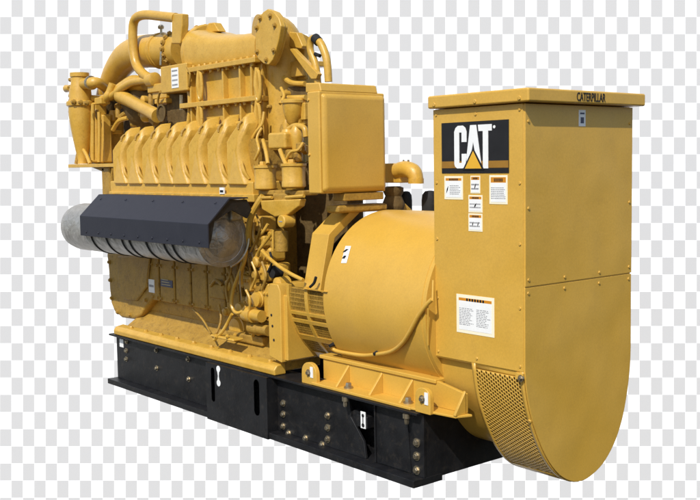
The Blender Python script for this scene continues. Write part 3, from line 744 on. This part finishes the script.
b.build('riser_pipe', CAST, G, angle=60)
# items between riser and junction box
b = MB(); b.ppx([(285, 31.5), (296.5, 32.5), (302.5, 46), (301, 49), (291, 47.5), (285, 44)], .34, .06); b.build('sensor_box', CAST, G, bevel=.008)
b = MB(); b.bpx(284, 50, 305, 80, .42, .05); b.build('manifold_block', CAST, G, bevel=.02)
b = MB(); b.ppx([(289, 49), (293, 48.5), (318, 74), (316, 79), (311, 79)], .26, .04); b.build('brace', CAST, G, bevel=.004)
b = MB(); b.tpx([(318, 84, .3), (316.5, 70, .3), (314, 60, .3), (310.5, 51, .3), (310.5, 43, .3), (313, 38.5, .3), (317, 40, .3)], .027, n=12); hs = b.build('hose', CAST, G)
b = MB(); b.tpx([(316.5, 39.8, .3), (321, 44, .3), (325.5, 55, .3), (327.5, 66, .3), (328.5, 82, .3)], .029, n=12); b.build('hose', CAST, G)
b = MB(); b.tpx([(314.8, 37.8, .3), (318.8, 42, .3)], .036, n=12, sub=0); b.build('hose_clamp', RUBBER, hs)
b = MB(); b.tpx([(315, 54, .3), (320, 56, .3)], .014, n=8, sub=0); b.build('hose_clamp', RUBBER, hs)
b = MB(); q = at(286.5, 103, y=.12); b.lathe((q.x, .18, q.z), [(-.17, .02), (-.14, .05), (-.06, .075), (-.0, .08), (.0, .09), (.02, .09), (.03, .07)], n=24); b.build('regulator', CAST, G)
b = MB(); b.bpx(293, 100, 305, 125, .22, .2); b.build('valve_block', CAST, G, bevel=.012)
b = MB(); b.bpx(296, 101, 299, 124, .19, .03); b.build('valve_rib', CAST, G, bevel=.004)
b = MB(); b.bpx(287, 87, 307, 96, .3, .2); b.build('shade_block', IRON_SHADE, G, bevel=.01)  # dark box painted as the shading below the manifold
b = MB(); b.tpx([(288, 98, .22), (306, 97.5, .22)], .02, n=10, sub=0); b.build('pipe', CAST, G)
b = MB(); b.tpx([(287, 131, .12), (295, 126, .12), (304, 128, .12), (306, 137, .12)], .022, n=10); b.build('pipe', CAST, G)
b = MB(); q = at(290, 142, y=.12); b.lathe((q.x, .1, q.z), [(-.12, .03), (-.05, .05), (.04, .06), (.09, .04)], n=18); b.build('valve', CAST, G)
q = at(299, 139, y=.14); b = MB(); b.lathe((q.x, .12, q.z), [(-.08, .035), (.0, .05), (.06, .05), (.1, .02)], n=18); b.build('valve', CAST, G)
b = MB(); b.bpx(267, 133, 285, 149, .02, .16); q = b.build('thermostat_housing', CAST, G, bevel=.02)
b = MB(); b.tpx([(280, 150, .0), (283, 158, -.02), (287, 166, -.04)], .016, n=10); b.build('pipe', CAST, G)
b = MB(); b.tpx([(263, 140, .04), (266, 152, .0), (268, 164, -.03)], .015, n=10); b.build('pipe', CAST, G)

# ---- junction box over the coupling
JX0, JX1, JY0 = -1.83, -1.665, -.10
jy1 = at(388, 140, x=JX1).y; jz1 = at(322, 91, y=JY0).z; jz0 = at(322, 194, y=JY0).z
b = MB(); b.box(JX0, JX1 - .03, JY0, jy1, jz0, jz1 + .005); jb = b.build('junction_box', YEL, G, bevel=.012, seg=3)
b = MB(); x = JX1 - .03
rr = [[(x, JY0 + .004, jz0), (x, jy1 - .002, jz0), (x, jy1 - .002, jz1 - .004), (x, JY0 + .004, jz1 - .004)],
      [(JX1, JY0 + .03, jz0 + .03), (JX1, jy1 - .03, jz0 + .03), (JX1, jy1 - .03, jz1 - .03), (JX1, JY0 + .03, jz1 - .03)]]
rr[0] = [(x, y, z) for (_, y, z) in rr[0]]
b.loft(rr); b.build('door', YEL, jb, bevel=.02, seg=4)
tp = at(306, 79.5, y=JY0)
b = MB(); b.prism([(JX0 - .04, jz1), (JX0 - .04, tp.z - .02), (JX1 - .05, tp.z - .03), (JX1 - .03, jz1)], 'y', JY0 + .02, jy1 - .06); b.build('top_cover', YEL, jb, bevel=.01)
for zz in (1.25, 1.62): bolt(jb, (JX0 + .02, JY0, zz), NY, .010, .008, mat=YEL, name='screw', n=10)
b = MB(); b.box(JX0 + .02, JX1 - .02, JY0 + .20, jy1 - .03, jz0 - .055, jz0 - .002); b.build('support_channel', GRIME_SHADE, jb, bevel=.006)  # shade under the box put into the dull colour
b = MB(); b.box(JX0 - .02, JX1 - .04, JY0 + .16, jy1 + .03, jz0 - .14, jz0 - .085); b.build('support_bar', GRIME_SHADE, jb, bevel=.02)  # dulled like the channel, shade in the colour
# breather elbow behind
b = MB(); ye = .62
b.bpx(384, 163.5, 400, 183, ye, .12); b.build('elbow_base', CAST, G, bevel=.008)
b = MB(); b.tpx([(397, 171, ye + .02), (405, 169, ye + .02), (413, 172, ye + .02), (416, 178, ye + .02), (416, 183, ye + .02)], [.055, .058, .060, .052, .05], n=18); el = b.build('breather_elbow', CAST, G)
for (bx, by) in ((403.5, 160.5), (408.5, 160.5)): bolt(el, at(bx, by + 2, y=ye + .02), (0, 0, 1), .008, .02)
b = MB(); b.tpx([(416, 178.5, ye + .02), (416, 183.5, ye + .02)], .056, n=18, sub=0); b.build('elbow_rim', CAST, el)
b = MB(); q = at(393.5, 200, y=ye + .05); b.lathe((q.x, ye + .05, q.z), [(-.12, .05), (-.09, .07), (-.03, .085), (.03, .06), (.06, .075), (.09, .075), (.10, .05)], n=24); b.build('breather_neck', IRON_SHADE, G)
for px, w_ in ((406, .045), (430, .062)):
    q = at(px, 193, y=.80); z0 = at(px, 214, y=.80).z
    b = MB(); b.lathe((q.x, .80, z0), [(0, w_), (.10, w_), (.14, w_ * .92), (.165, w_ * .6), (.17, .01)], n=20); b.build('rubber_mount', RUBBER, G)

# ---- front end: intake elbow, riser stack and pipes
EY = .45
b = MB(); b.tpx([(105.5, 101, EY), (106, 97, EY), (109, 88, EY), (116, 72, EY), (127, 58, EY), (141, 52, EY), (160, 51, EY), (186, 50, EY)], [.10, .102, .108, .125, .145, .155, .158, .158], n=28)
ie = b.build('intake_elbow', CAST, G, angle=60)
q = at(162, 51, y=EY); b = MB(); b.lathe((q.x, EY, q.z), [(-.03, .158), (-.025, .168), (-.01, .168), (-.006, .162), (.006, .162), (.012, .168), (.03, .168), (.034, .158)], ax='x', n=36); cl = b.build('clamp', CAST, ie)
b = MB(); q2 = at(161, 29, y=EY - .04); b.tube([q2 + Vector((0, 0, -.06)), q2 + Vector((0, 0, .0))], .012, n=8, sub=0); b.lathe(tuple(q2), [(0, .026), (.02, .03), (.035, .02)], n=12); b.build('clamp_bolt', STEEL, cl)
b = MB(); q2 = at(162.5, 62, y=EY - .16); b.tube([q2 + Vector((0, -.01, .09)), q2 + Vector((0, -.02, -.03))], .012, n=8, sub=0); b.build('clamp_screw', STEEL, cl)
q = at(178, 50, y=EY)
for k in range(18):
    a = 2 * math.pi * k / 18
    bolt(ie, (q.x, EY + .162 * math.cos(a), q.z + .162 * math.sin(a)), (0, math.cos(a), math.sin(a)), .02, .022, mat=GRIME_SHADE, name='bolt')
b = MB(); b.tpx([(155, 79, .25), (146, 76, .25), (137.5, 67, .25), (134, 55, .25), (132.8, 38, .25), (133.5, 24, .25), (137, 17.5, .25), (145, 15, .25), (158, 16, .25), (176, 18, .25)], .043, n=16); b.build('vent_pipe', CAST, G, angle=60)
b = MB(); b.prism([(at(174.5, 14, y=.25).x, at(174.5, 14, y=.25).z), (at(185, 14, y=.25).x, at(185, 14, y=.25).z), (at(185, 25, y=.25).x, at(185, 25, y=.25).z), (at(183, 44, y=.25).x, at(183, 44, y=.25).z), (at(174.5, 44, y=.25).x, at(174.5, 44, y=.25).z)], 'y', .22, .29); b.build('vent_block', CAST, G, bevel=.01)
b = MB(); b.tpx([(88, 98.5, .25), (102, 98.5, .25), (112, 96, .25), (124, 87, .25), (134, 82, .25), (152, 80, .25)], .036, n=14); b.build('coolant_pipe', CAST, G)
b = MB(); b.tpx([(104, 103, .24), (107, 97, .22), (110, 92, .24), (113, 84, .26)], .04, n=12); b.build('pipe_joint', CAST, G)
b = MB(); b.tpx([(84, 84, .15), (92, 83, .15), (98, 83, .2), (105, 88, .3), (109, 95, .38)], [.055, .056, .052, .046, .044], n=16); b.build('outlet_elbow', CAST, G)
q = at(91, 83, y=.15); b = MB(); b.lathe((q.x, .15, q.z), [(-.015, .06), (-.01, .07), (.012, .07), (.016, .06)], ax='x', n=20); b.build('hose_clamp', STEEL, G)
# vertical riser
def stack_lathe(name, px, y, prof, mat=CAST, n=28):
    """prof: (pixel row, radius)"""
    q = at(px, prof[0][0], y=y)
    b = MB(); b.lathe((q.x, y, 0), [(at(px, py, y=y).z, r_) for py, r_ in prof], n=n); return b.build(name, mat, G)
rs = stack_lathe('exhaust_riser', 79.5, .15, [(73.5, .07), (73, .096), (77, .096), (77.5, .086), (84, .09), (90, .108), (101, .112), (102, .14), (104, .142), (106, .14), (107, .122), (116, .122), (128, .108), (140, .088), (150, .070), (160, .05), (164, .055)])
for py in (80, 87, 96, 101, 104.5, 112):
    q = at(69.5, py, y=.13); b = MB(); b.lathe((q.x + .035, .13, q.z), [(-.03, .014), (-.02, .022), (.02, .022), (.03, .014)], ax='x', n=12); b.build('flange_bolt', GRIME_SHADE, rs)
for px, py in ((74, 102), (81, 102.5), (87, 103)):
    bolt(rs, at(px, py, y=.04), NY, .018, .03, mat=GRIME_SHADE, name='bolt')
q = at(67.5, 89, y=.15); b = MB(); b.lathe((q.x + .02, .13, q.z), [(-.02, .03), (.0, .04), (.08, .03)], ax='x', n=14); b.build('side_plug', CAST, rs)
b = MB(); b.bpx(87, 103, 96.5, 163, .2, .14); b.build('water_pump', CAST, G, bevel=.025)
b = MB(); b.bpx(96.5, 115, 104, 163, .22, .1); b.build('water_pump_flange', CAST, G, bevel=.02)
b = MB(); b.bpx(83, 118, 108, 164, .30, .2); b.build('pump_casing', GRIME_SHADE, G, bevel=.03)
b = MB(); q = at(97, 140, y=.29); b.lathe((q.x, .29, q.z), [(-.05, .07), (-.04, .09), (-.015, .1), (-.01, .12), (.03, .12)], ax='y', n=24); b.build('pump_cover', CAST, G)
for py_ in (116, 131, 152):
    b = MB(); b.bpx(87, py_, 104, py_ + 3, .265, .2); b.build('casing_flange', CAST, G, bevel=.008)
b = MB(); b.tpx([(93, 104, .14), (93, 160, .14)], .02, n=10, sub=0); b.build('pipe', CAST, G)
b = MB(); b.tpx([(99, 112, .16), (99.5, 135, .16), (99, 162, .16)], .018, n=10); b.build('pipe', CAST, G)
b = MB(); b.bpx(94, 98, 101, 104, .16, .1); b.build('flange_block', CAST, G, bevel=.01)
b = MB(); b.tpx([(108, 125, .3), (107, 145, .3), (108, 163, .3)], .05, n=14); b.build('pipe', GRIME_SHADE, G)
b = MB(); b.tpx([(76, 164, .1), (78, 152, .12), (80, 140, .14)], .018, n=8); b.build('strut', GRIME_SHADE, G)
b = MB(); b.tpx([(90, 164, .1), (86, 154, .12), (82, 148, .14)], .018, n=8); b.build('strut', CAST, G)
p0, p1 = at(68, 164.5, y=.02), at(119, 166, y=.02)
b = MB(); b.box(p0.x, p1.x, .02, .6, p1.z - .008, p0.z); b.build('shelf_plate', CAST, G, bevel=.003)
b = MB(); b.bpx(101, 167, 110, 196, .06, .3); b.build('shelf_bracket', GRIME_SHADE, G, bevel=.015)
b = MB(); b.ppx([(90, 167), (104, 167), (104, 172), (100, 171)], .06, .3); b.build('shelf_gusset', GRIME_SHADE, G, bevel=.01)
b = MB(); b.tpx([(114, 167, .05), (112, 180, .05), (114, 196, .05)], .02, n=8); b.build('drain_pipe', GRIME_SHADE, G)
b = MB(); b.tpx([(105.5, 166, EY), (105, 130, EY), (105, 112, EY), (105.5, 100, EY)], [.10, .10, .112, .112], n=24); b.build('exhaust_outlet', IRON_SHADE, G)
b = MB(); b.bpx(113, 97, 168, 150, .62, .2); b.build('turbine_housing', IRON_SHADE, G, bevel=.04)  # dark filler block, the shade here is in its colour
# turbocharger region between elbow and aftercooler, its shade put into the dark colour
q = at(140, 106, y=.40)
b = MB(); b.lathe((q.x, .5, q.z), [(-.20, .1), (-.17, .19), (-.05, .235), (.08, .23), (.17, .17), (.24, .12), (.36, .12)], ax='x', n=36); tb = b.build('turbocharger', IRON_SHADE, G)
b = MB(); b.tpx([(121, 96, .28), (130, 101, .25), (141, 107, .2), (158, 116, .15)], [.072, .06, .056, .062], n=18); b.build('bypass_pipe', CAST, G)
b = MB(); b.tpx([(114, 94, .3), (124, 90, .34), (134, 84, .36), (146, 84, .36)], [.06, .085, .085, .06], n=18); b.build('compressor_scroll', CAST, G)
q = at(162, 113, y=.14); b = MB(); b.lathe((q.x, .14, q.z), [(0, .072), (-.012, .078), (-.012, .062), (.01, .058)], ax='y', n=24); b.build('inlet_ring', IRON_SHADE, G)
b = MB(); b.bpx(165, 90, 184, 132, .26, .16); b.build('exhaust_leg', IRON_SHADE, G, bevel=.03)  # shaded column, its shade painted as dark colour
b = MB(); b.bpx(152, 92, 166, 98, .22, .12); b.build('bracket', CAST, G, bevel=.01)
b = MB(); b.bpx(154, 99.5, 166, 103, .2, .12); b.build('bracket', CAST, G, bevel=.01)
b = MB(); b.bpx(147, 85, 165, 91, .2, .14); b.build('bracket', CAST, G, bevel=.01)
b = MB(); b.tpx([(181, 95, .2), (181, 110, .2)], .014, n=8, sub=0); b.build('bolt_rod', STEEL, G)
b = MB(); b.tpx([(186, 84, .2), (189.5, 92, .2), (190, 110, .2), (188, 128, .2)], .022, n=10); b.build('pipe', CAST, G)
b = MB(); b.bpx(160, 67, 187, 90.5, .14, .14); lbx = b.build('control_box', CAST, G, bevel=.012)
p0, p1 = at(171, 68.5, y=.136), at(178.5, 87.5, y=.136)
b = MB(); b.box(p0.x, p1.x, .136, .141, p1.z, p0.z); lb = b.build('white_tag', WHITE, lbx)
b = MB()
for k in range(4): b.box(p0.x + .012, p1.x - .012, .1345, .1365, p1.z + .02 + k * .04, p1.z + .033 + k * .04)
b.build('print', INK, lb)
b = MB(); b.lathe(tuple(at(152, 80, y=.22)), [(-.05, .05), (-.04, .065), (.06, .065), (.07, .05)], ax='x', n=16); b.build('pipe_union', CAST, G)

# ---- auxiliaries at the rear of the engine, in front of the flywheel housing
def bowl(pxc, pyt, pyb, y, r):
    q = at(pxc, pyt, y=y); z0 = at(pxc, pyb, y=y).z; h_ = q.z - z0
    rings = []
    for t, k in ((0, .8), (.06, 1), (.25, 1), (.3, .96), (.86, .97), (.9, 1.06), (1, 1.06)):
        ring = []
        for i in range(48):
            a = 2 * math.pi * i / 48; rr_ = r * k * (1 + .07 * max(0, math.cos(4 * a)) ** 2)
            ring.append((q.x + rr_ * math.cos(a), y + rr_ * math.sin(a), z0 + h_ * t))
        rings.append(ring)
    b = MB(); b.loft(rings); o = b.build('fuel_filter', CAST, G, angle=25)
    bolt(o, (q.x, y - .02, q.z), (0, 0, 1), .026, .03, mat=CAST, name='cap_nut')
bowl(265, 165.5, 190, .02, .083); bowl(293.5, 163.5, 188, .02, .088)
b = MB(); b.bpx(258, 190, 303, 196, .0, .14); b.build('filter_base', GRIME_SHADE, G, bevel=.01)
b = MB(); b.bpx(272, 193, 287, 203, -.03, .12); b.build('filter_drain', GRIME_SHADE, G, bevel=.015)
b = MB(); b.tpx([(259, 198, -.05), (272, 197.5, -.05)], .012, n=8, sub=0); b.build('pipe', CAST, G)
b = MB(); b.tpx([(286, 197.5, -.05), (304, 196, -.05)], .013, n=8, sub=0); b.build('pipe', CAST, G)
b = MB(); b.ppx([(260, 200.5), (300, 199), (298.5, 206.5), (287, 215), (274.5, 217), (261.5, 209.5)], -.06, .06); vb = b.build('yoke_bracket', CAST, G, bevel=.01)
q = at(280.6, 221.5, y=-.10); b = MB(); b.lathe((q.x, -.10, q.z), [(0, .04), (.005, .047), (.10, .047)], ax='y', n=28); pv = b.build('pivot_boss', CAST, G, bevel=.004)
b = MB(); b.box(q.x - .02, q.x + .02, -.1025, -.10, q.z - .004, q.z + .004); b.build('print', INK, pv)
b = MB(); q = at(281.5, 240, y=-.03); b.lathe((q.x, -.03, q.z), [(-.085, .04), (-.08, .05), (.06, .05), (.065, .04)], n=24); b.build('oil_filter', GRIME_SHADE, G)
b = MB(); b.tpx([(273, 230, -.06), (273, 251, -.06)], .010, n=8, sub=0); b.build('pipe', CAST, G)
def hose(nm, pts, r, mat=CAST, n=9):
    b = MB(); b.tpx(pts, r, n=n); return b.build(nm, mat, G)
hose('hose', [(263, 196, -.04), (257, 205, -.06), (251, 217, -.08), (248.5, 232, -.08), (248.5, 246, -.06)], .024)
hose('hose', [(262, 251, -.08), (270, 259, -.1), (280, 267, -.1), (291, 274, -.1), (303, 280, -.1)], .014)
hose('hose', [(273, 232, -.05), (266, 241, -.06), (260, 249, -.07), (258, 256, -.05)], .012)
hose('hose', [(246, 250, -.08), (243.5, 262, -.1), (241, 272, -.1), (240.5, 284, -.1)], .020)
hose('hose', [(244, 262, -.12), (238, 276, -.13), (233, 291, -.13), (231.5, 304, -.13), (235, 312, -.13), (241, 312, -.11), (246, 306, -.08)], .013)
hose('hose', [(240.5, 268, -.13), (240, 282, -.13), (241.5, 300, -.12)], .007, STEEL)
hose('hose', [(225, 262, -.0), (231, 275, -.02), (236, 292, -.02)], .014, GRIME_SHADE)
hose('hose', [(232, 314, -.1), (228, 322, -.1), (222, 332, -.12), (214, 340, -.14)], .013)
hose('hose', [(219, 305, -.02), (221, 318, -.05), (218, 330, -.08), (212, 337, -.12)], .010, GRIME_SHADE)
hose('hose', [(193, 309, -.0), (203, 320, -.05), (211, 334, -.12)], .008, GRIME_SHADE)
hose('hose', [(254, 222, -.02), (253, 236, -.03), (257, 250, -.03)], .016)
hose('hose', [(268, 224, -.0), (262, 233, -.02), (253, 240, -.02)], .012)
hose('cable', [(252, 262, -.08), (256, 275, -.08), (252, 288, -.06)], .010)
hose('cable', [(262, 262, -.03), (266, 276, -.04), (262, 290, -.03)], .012, GRIME_SHADE)
hose('cable', [(246, 290, -.1), (250, 300, -.1), (249, 312, -.09)], .010)
for nm, a_, y, dep, mat in (('governor_housing', (251, 216, 262, 232), .02, .14, CAST), ('valve_body', (252, 235, 264, 247), -.02, .14, CAST), ('pump_body', (247, 252, 263, 268), .0, .16, CAST),
                            ('solenoid', (259, 268, 268, 282), -.02, .1, CAST), ('pump_flange', (243, 276, 250, 292), -.04, .1, CAST), ('starter_housing', (250, 282, 268, 298), .0, .16, GRIME_SHADE),
                            ('linkage_plate', (263, 283, 269, 318), -.02, .12, CAST), ('drive_cover', (240, 296, 262, 316), .04, .2, GRIME_SHADE), ('mounting_pad', (226, 330, 262, 347), .02, .2, GRIME_SHADE),
                            ('support_pad', (210, 334, 233, 342), -.14, .1, CAST)):
    b = MB(); b.bpx(*a_, y, dep); o = b.build(nm, mat, G, bevel=.015, seg=3)
    c = Vector(); 
    for dx in (.25, .75):
        bolt(o, at(a_[0] + (a_[2] - a_[0]) * dx, a_[1] + (a_[3] - a_[1]) * .3, y=y), NY, .012, .014, mat=CAST, name='bolt')
q0, q1 = at(244, 312, y=-.06), at(268, 324, y=-.06); zc = (q0.z + q1.z) / 2 + .02
b = MB(); b.lathe((q0.x, -.06, zc), [(0, .03), (.01, .05), (.03, .058), (.09, .058), (.095, .05), (.11, .05), (.11, .06), (.13, .06), (.13, .045), (.24, .045)], ax='x', n=24); b.build('starter_motor', CAST, G)
b = MB(); b.lathe((q0.x + .02, -.02, zc - .11), [(0, .03), (.01, .045), (.12, .045), (.13, .04), (.25, .04)], ax='x', n=24); b.build('starter_motor', GRIME_SHADE, G)
q = at(271, 272, y=-.04); b = MB(); b.lathe((q.x, -.04, q.z), [(0, .02), (.004, .045), (.08, .05)], ax='y', n=20); b.build('drain_port', RUBBER, G)
q = at(276, 285, y=-.07); b = MB(); b.lathe((q.x, -.07, q.z), [(0, .04), (.01, .055), (.1, .06)], ax='y', n=20); b.build('bearing_cap', CAST, G)
q = at(256, 262, y=-.03); b = MB(); b.lathe((q.x, -.05, q.z), [(0, .03), (.01, .042), (.1, .045)], ax='y', n=20); b.build('pump_cap', CAST, G)
q = at(255, 275, y=-.04); b = MB(); b.lathe((q.x, -.06, q.z), [(0, .02), (.01, .03), (.1, .035)], ax='y', n=20); b.build('pump_cap', GRIME_SHADE, G)
q = at(248, 300, y=-.04); b = MB(); b.lathe((q.x, -.05, q.z), [(0, .02), (.01, .035), (.1, .04)], ax='y', n=20); b.build('pump_cap', CAST, G)

# ---- small fittings along the engine
for k in range(15):
    bolt(ledge, (q0_l + .12 + k * (q1_l - q0_l - .2) / 14, -.025, ledge_z), NY, .013, .014, mat=CAST, name='bolt')
hose('harness', [(190, 131, .16), (205, 127, .16), (222, 126, .16), (240, 123, .16), (256, 121, .16)], .016)
hose('harness', [(250, 143, .1), (256, 132, .12), (262, 124, .15), (264, 112, .17)], .012)
hose('fuel_line', [(255, 160, .0), (259, 150, .0), (257, 138, .04), (262, 128, .08)], .011)
hose('fuel_line', [(286, 160, -.02), (291, 152, -.02), (298, 150, .0), (303, 143, .04)], .011)
hose('fuel_line', [(281, 88, .2), (284, 96, .16), (280, 104, .1)], .012)
for px, py in ((290, 155), (298, 158), (301, 148)):
    q = at(px, py, y=.06); b = MB(); b.lathe((q.x, .06, q.z), [(-.03, .02), (-.02, .035), (.03, .035), (.04, .02)], n=14); b.build('fitting', GRIME_SHADE, G)
for a_ in ((290, 62, 303, 76), (287, 110, 293, 124), (300, 103, 305, 120)):
    b = MB(); b.bpx(*a_, .36 if a_[1] < 80 else .2, .04); b.build('cover_plate', CAST, G, bevel=.008)
hose('pipe', [(284, 78, .3), (292, 83, .28), (305, 84, .28)], .02, CAST)
hose('pipe', [(96, 110, .2), (98, 118, .2), (104, 121, .25)], .022, GRIME_SHADE)
hose('pipe', [(120, 118, .32), (130, 112, .34), (146, 116, .34), (156, 124, .34)], .03, GRIME_SHADE)
hose('pipe', [(113, 130, .3), (119, 121, .3), (128, 118, .32)], .022, CAST)
hose('cable', [(160, 92, .15), (158, 104, .18), (163, 122, .2)], .010, GRIME_SHADE)
hose('cable', [(186, 66, .15), (190, 74, .15), (189, 86, .16)], .009, GRIME_SHADE)
hose('cable', [(232, 262, -.02), (230, 276, -.03), (226, 288, -.03), (228, 302, -.04)], .010, GRIME_SHADE)
hose('cable', [(256, 214, -.02), (260, 226, -.04), (256, 240, -.05), (250, 252, -.06)], .008, GRIME_SHADE)
hose('cable', [(270, 252, -.05), (272, 262, -.05), (268, 272, -.05)], .009, RUBBER)

# ---- castings packed round the pumps
rnd = random.Random(11)
for i in range(34):
    px = 228 + rnd.random() * 40; py = 204 + rnd.random() * 118
    if px < 243 and py < 262: px += 17
    w_, h_ = 3 + rnd.random() * 6, 3 + rnd.random() * 7; y_ = .05 + rnd.random() * .12
    if rnd.random() < .5:
        b = MB(); b.bpx(px, py, px + w_, py + h_, y_, .12); o = b.build('casting_lug', GRIME_SHADE if rnd.random() < .6 else CAST, G, bevel=.01)
        bolt(o, at(px + w_ / 2, py + h_ / 2, y=y_), NY, .012, .016, mat=CAST, name='bolt')
    else:
        q = at(px, py, y=y_); b = MB(); r_ = .022 + rnd.random() * .03
        b.lathe((q.x, y_, q.z), [(-.05, r_ * .5), (-.045, r_ * .8), (-.02, r_ * .8), (-.018, r_), (.1, r_)], ax='y', n=16); b.build('casting_boss', GRIME_SHADE if rnd.random() < .5 else CAST, G)
for i in range(3):
    x_ = 236 + rnd.random() * 22; y0_ = 205 + rnd.random() * 60
    hose('cable', [(x_, y0_, .0), (x_ + rnd.uniform(-6, 6), y0_ + 14, -.05), (x_ + rnd.uniform(-8, 8), y0_ + 30, -.03)], rnd.choice((.008, .011)), GRIME_SHADE)
for a_, y_ in (((243, 206, 258, 224), .06), ((262, 236, 272, 250), .04), ((244, 228, 254, 246), .04), ((252, 246, 270, 262), .02), ((260, 262, 275, 280), .04), ((240, 270, 254, 290), .02), ((252, 290, 268, 308), .0), ((236, 296, 250, 322), .06), ((250, 318, 268, 334), .02), ((228, 320, 250, 336), .1), ((226, 270, 238, 300), .08)):
    b = MB(); b.bpx(*a_, y_, .16); o = b.build('pump_casting', rnd.choice((CAST, CAST, GRIME_SHADE)), G, bevel=.028, seg=4)
    q = at((a_[0] + a_[2]) / 2, (a_[1] + a_[3]) / 2, y=y_); r_ = (at(a_[2], a_[1], y=y_).x - at(a_[0], a_[1], y=y_).x) * .3
    b = MB(); b.lathe((q.x, y_, q.z), [(-.05, r_ * .6), (-.045, r_ * .85), (-.02, r_ * .9), (-.015, r_), (.02, r_)], ax='y', n=20); b.build('casting_boss', CAST, o)
    for dx, dz in ((-.8, -.8), (.8, .8)):
        bolt(o, (q.x + dx * r_ * 1.3, y_, q.z + dz * r_ * 1.1), NY, .011, .016, mat=CAST, name='bolt')
for i in range(16):
    px = 268 + rnd.random() * 36; py = 92 + rnd.random() * 62; y_ = .24 + rnd.random() * .1
    q = at(px, py, y=y_); r_ = .015 + rnd.random() * .03
    b = MB(); b.lathe((q.x, y_, q.z), [(-.05, r_ * .6), (-.04, r_), (.03, r_), (.06, r_ * .7)], ax=rnd.choice('xyz'), n=14); b.build('fitting', rnd.choice((CAST, CAST, GRIME_SHADE)), G)
for i in range(14):
    px = 112 + rnd.random() * 50; py = 100 + rnd.random() * 26; y_ = .3 + rnd.random() * .1
    q = at(px, py, y=y_); r_ = .02 + rnd.random() * .035
    b = MB(); b.lathe((q.x, y_, q.z), [(-.05, r_ * .6), (-.04, r_), (.03, r_), (.06, r_ * .7)], ax=rnd.choice('xyz'), n=14); b.build('fitting', rnd.choice((CAST, GRIME_SHADE, IRON_SHADE)), G)

for k in range(9):
    x_ = cx0 + .12 + k * (cx1 - cx0 - .24) / 8
    bolt(cv, (x_, -.545, .64), NY, .010, .006, mat=SLATE, name='rivet', n=10)
    if k % 2 == 0: bolt(cv, (x_, -.40, .917), (0, -.7, .72), .010, .006, mat=SLATE, name='rivet', n=10)

for k in range(12):
    x_ = axl + .03 + k * (axr - axl - .08) / 11
    bolt(duct, (x_, AY - .03, z1_ + .022), (0, 0, 1), .013, .02, mat=CAST, name='bolt')
for zz in (z1_ - .08, z1_ - .2, z1_ - .3, z2_ - .1, z2_ - .2):
    bolt(ac_top, (axr - .03, AY, zz), NY, .013, .016, mat=CAST, name='bolt'); bolt(ac_top, (axl + .03, AY, zz), NY, .013, .016, mat=CAST, name='bolt')
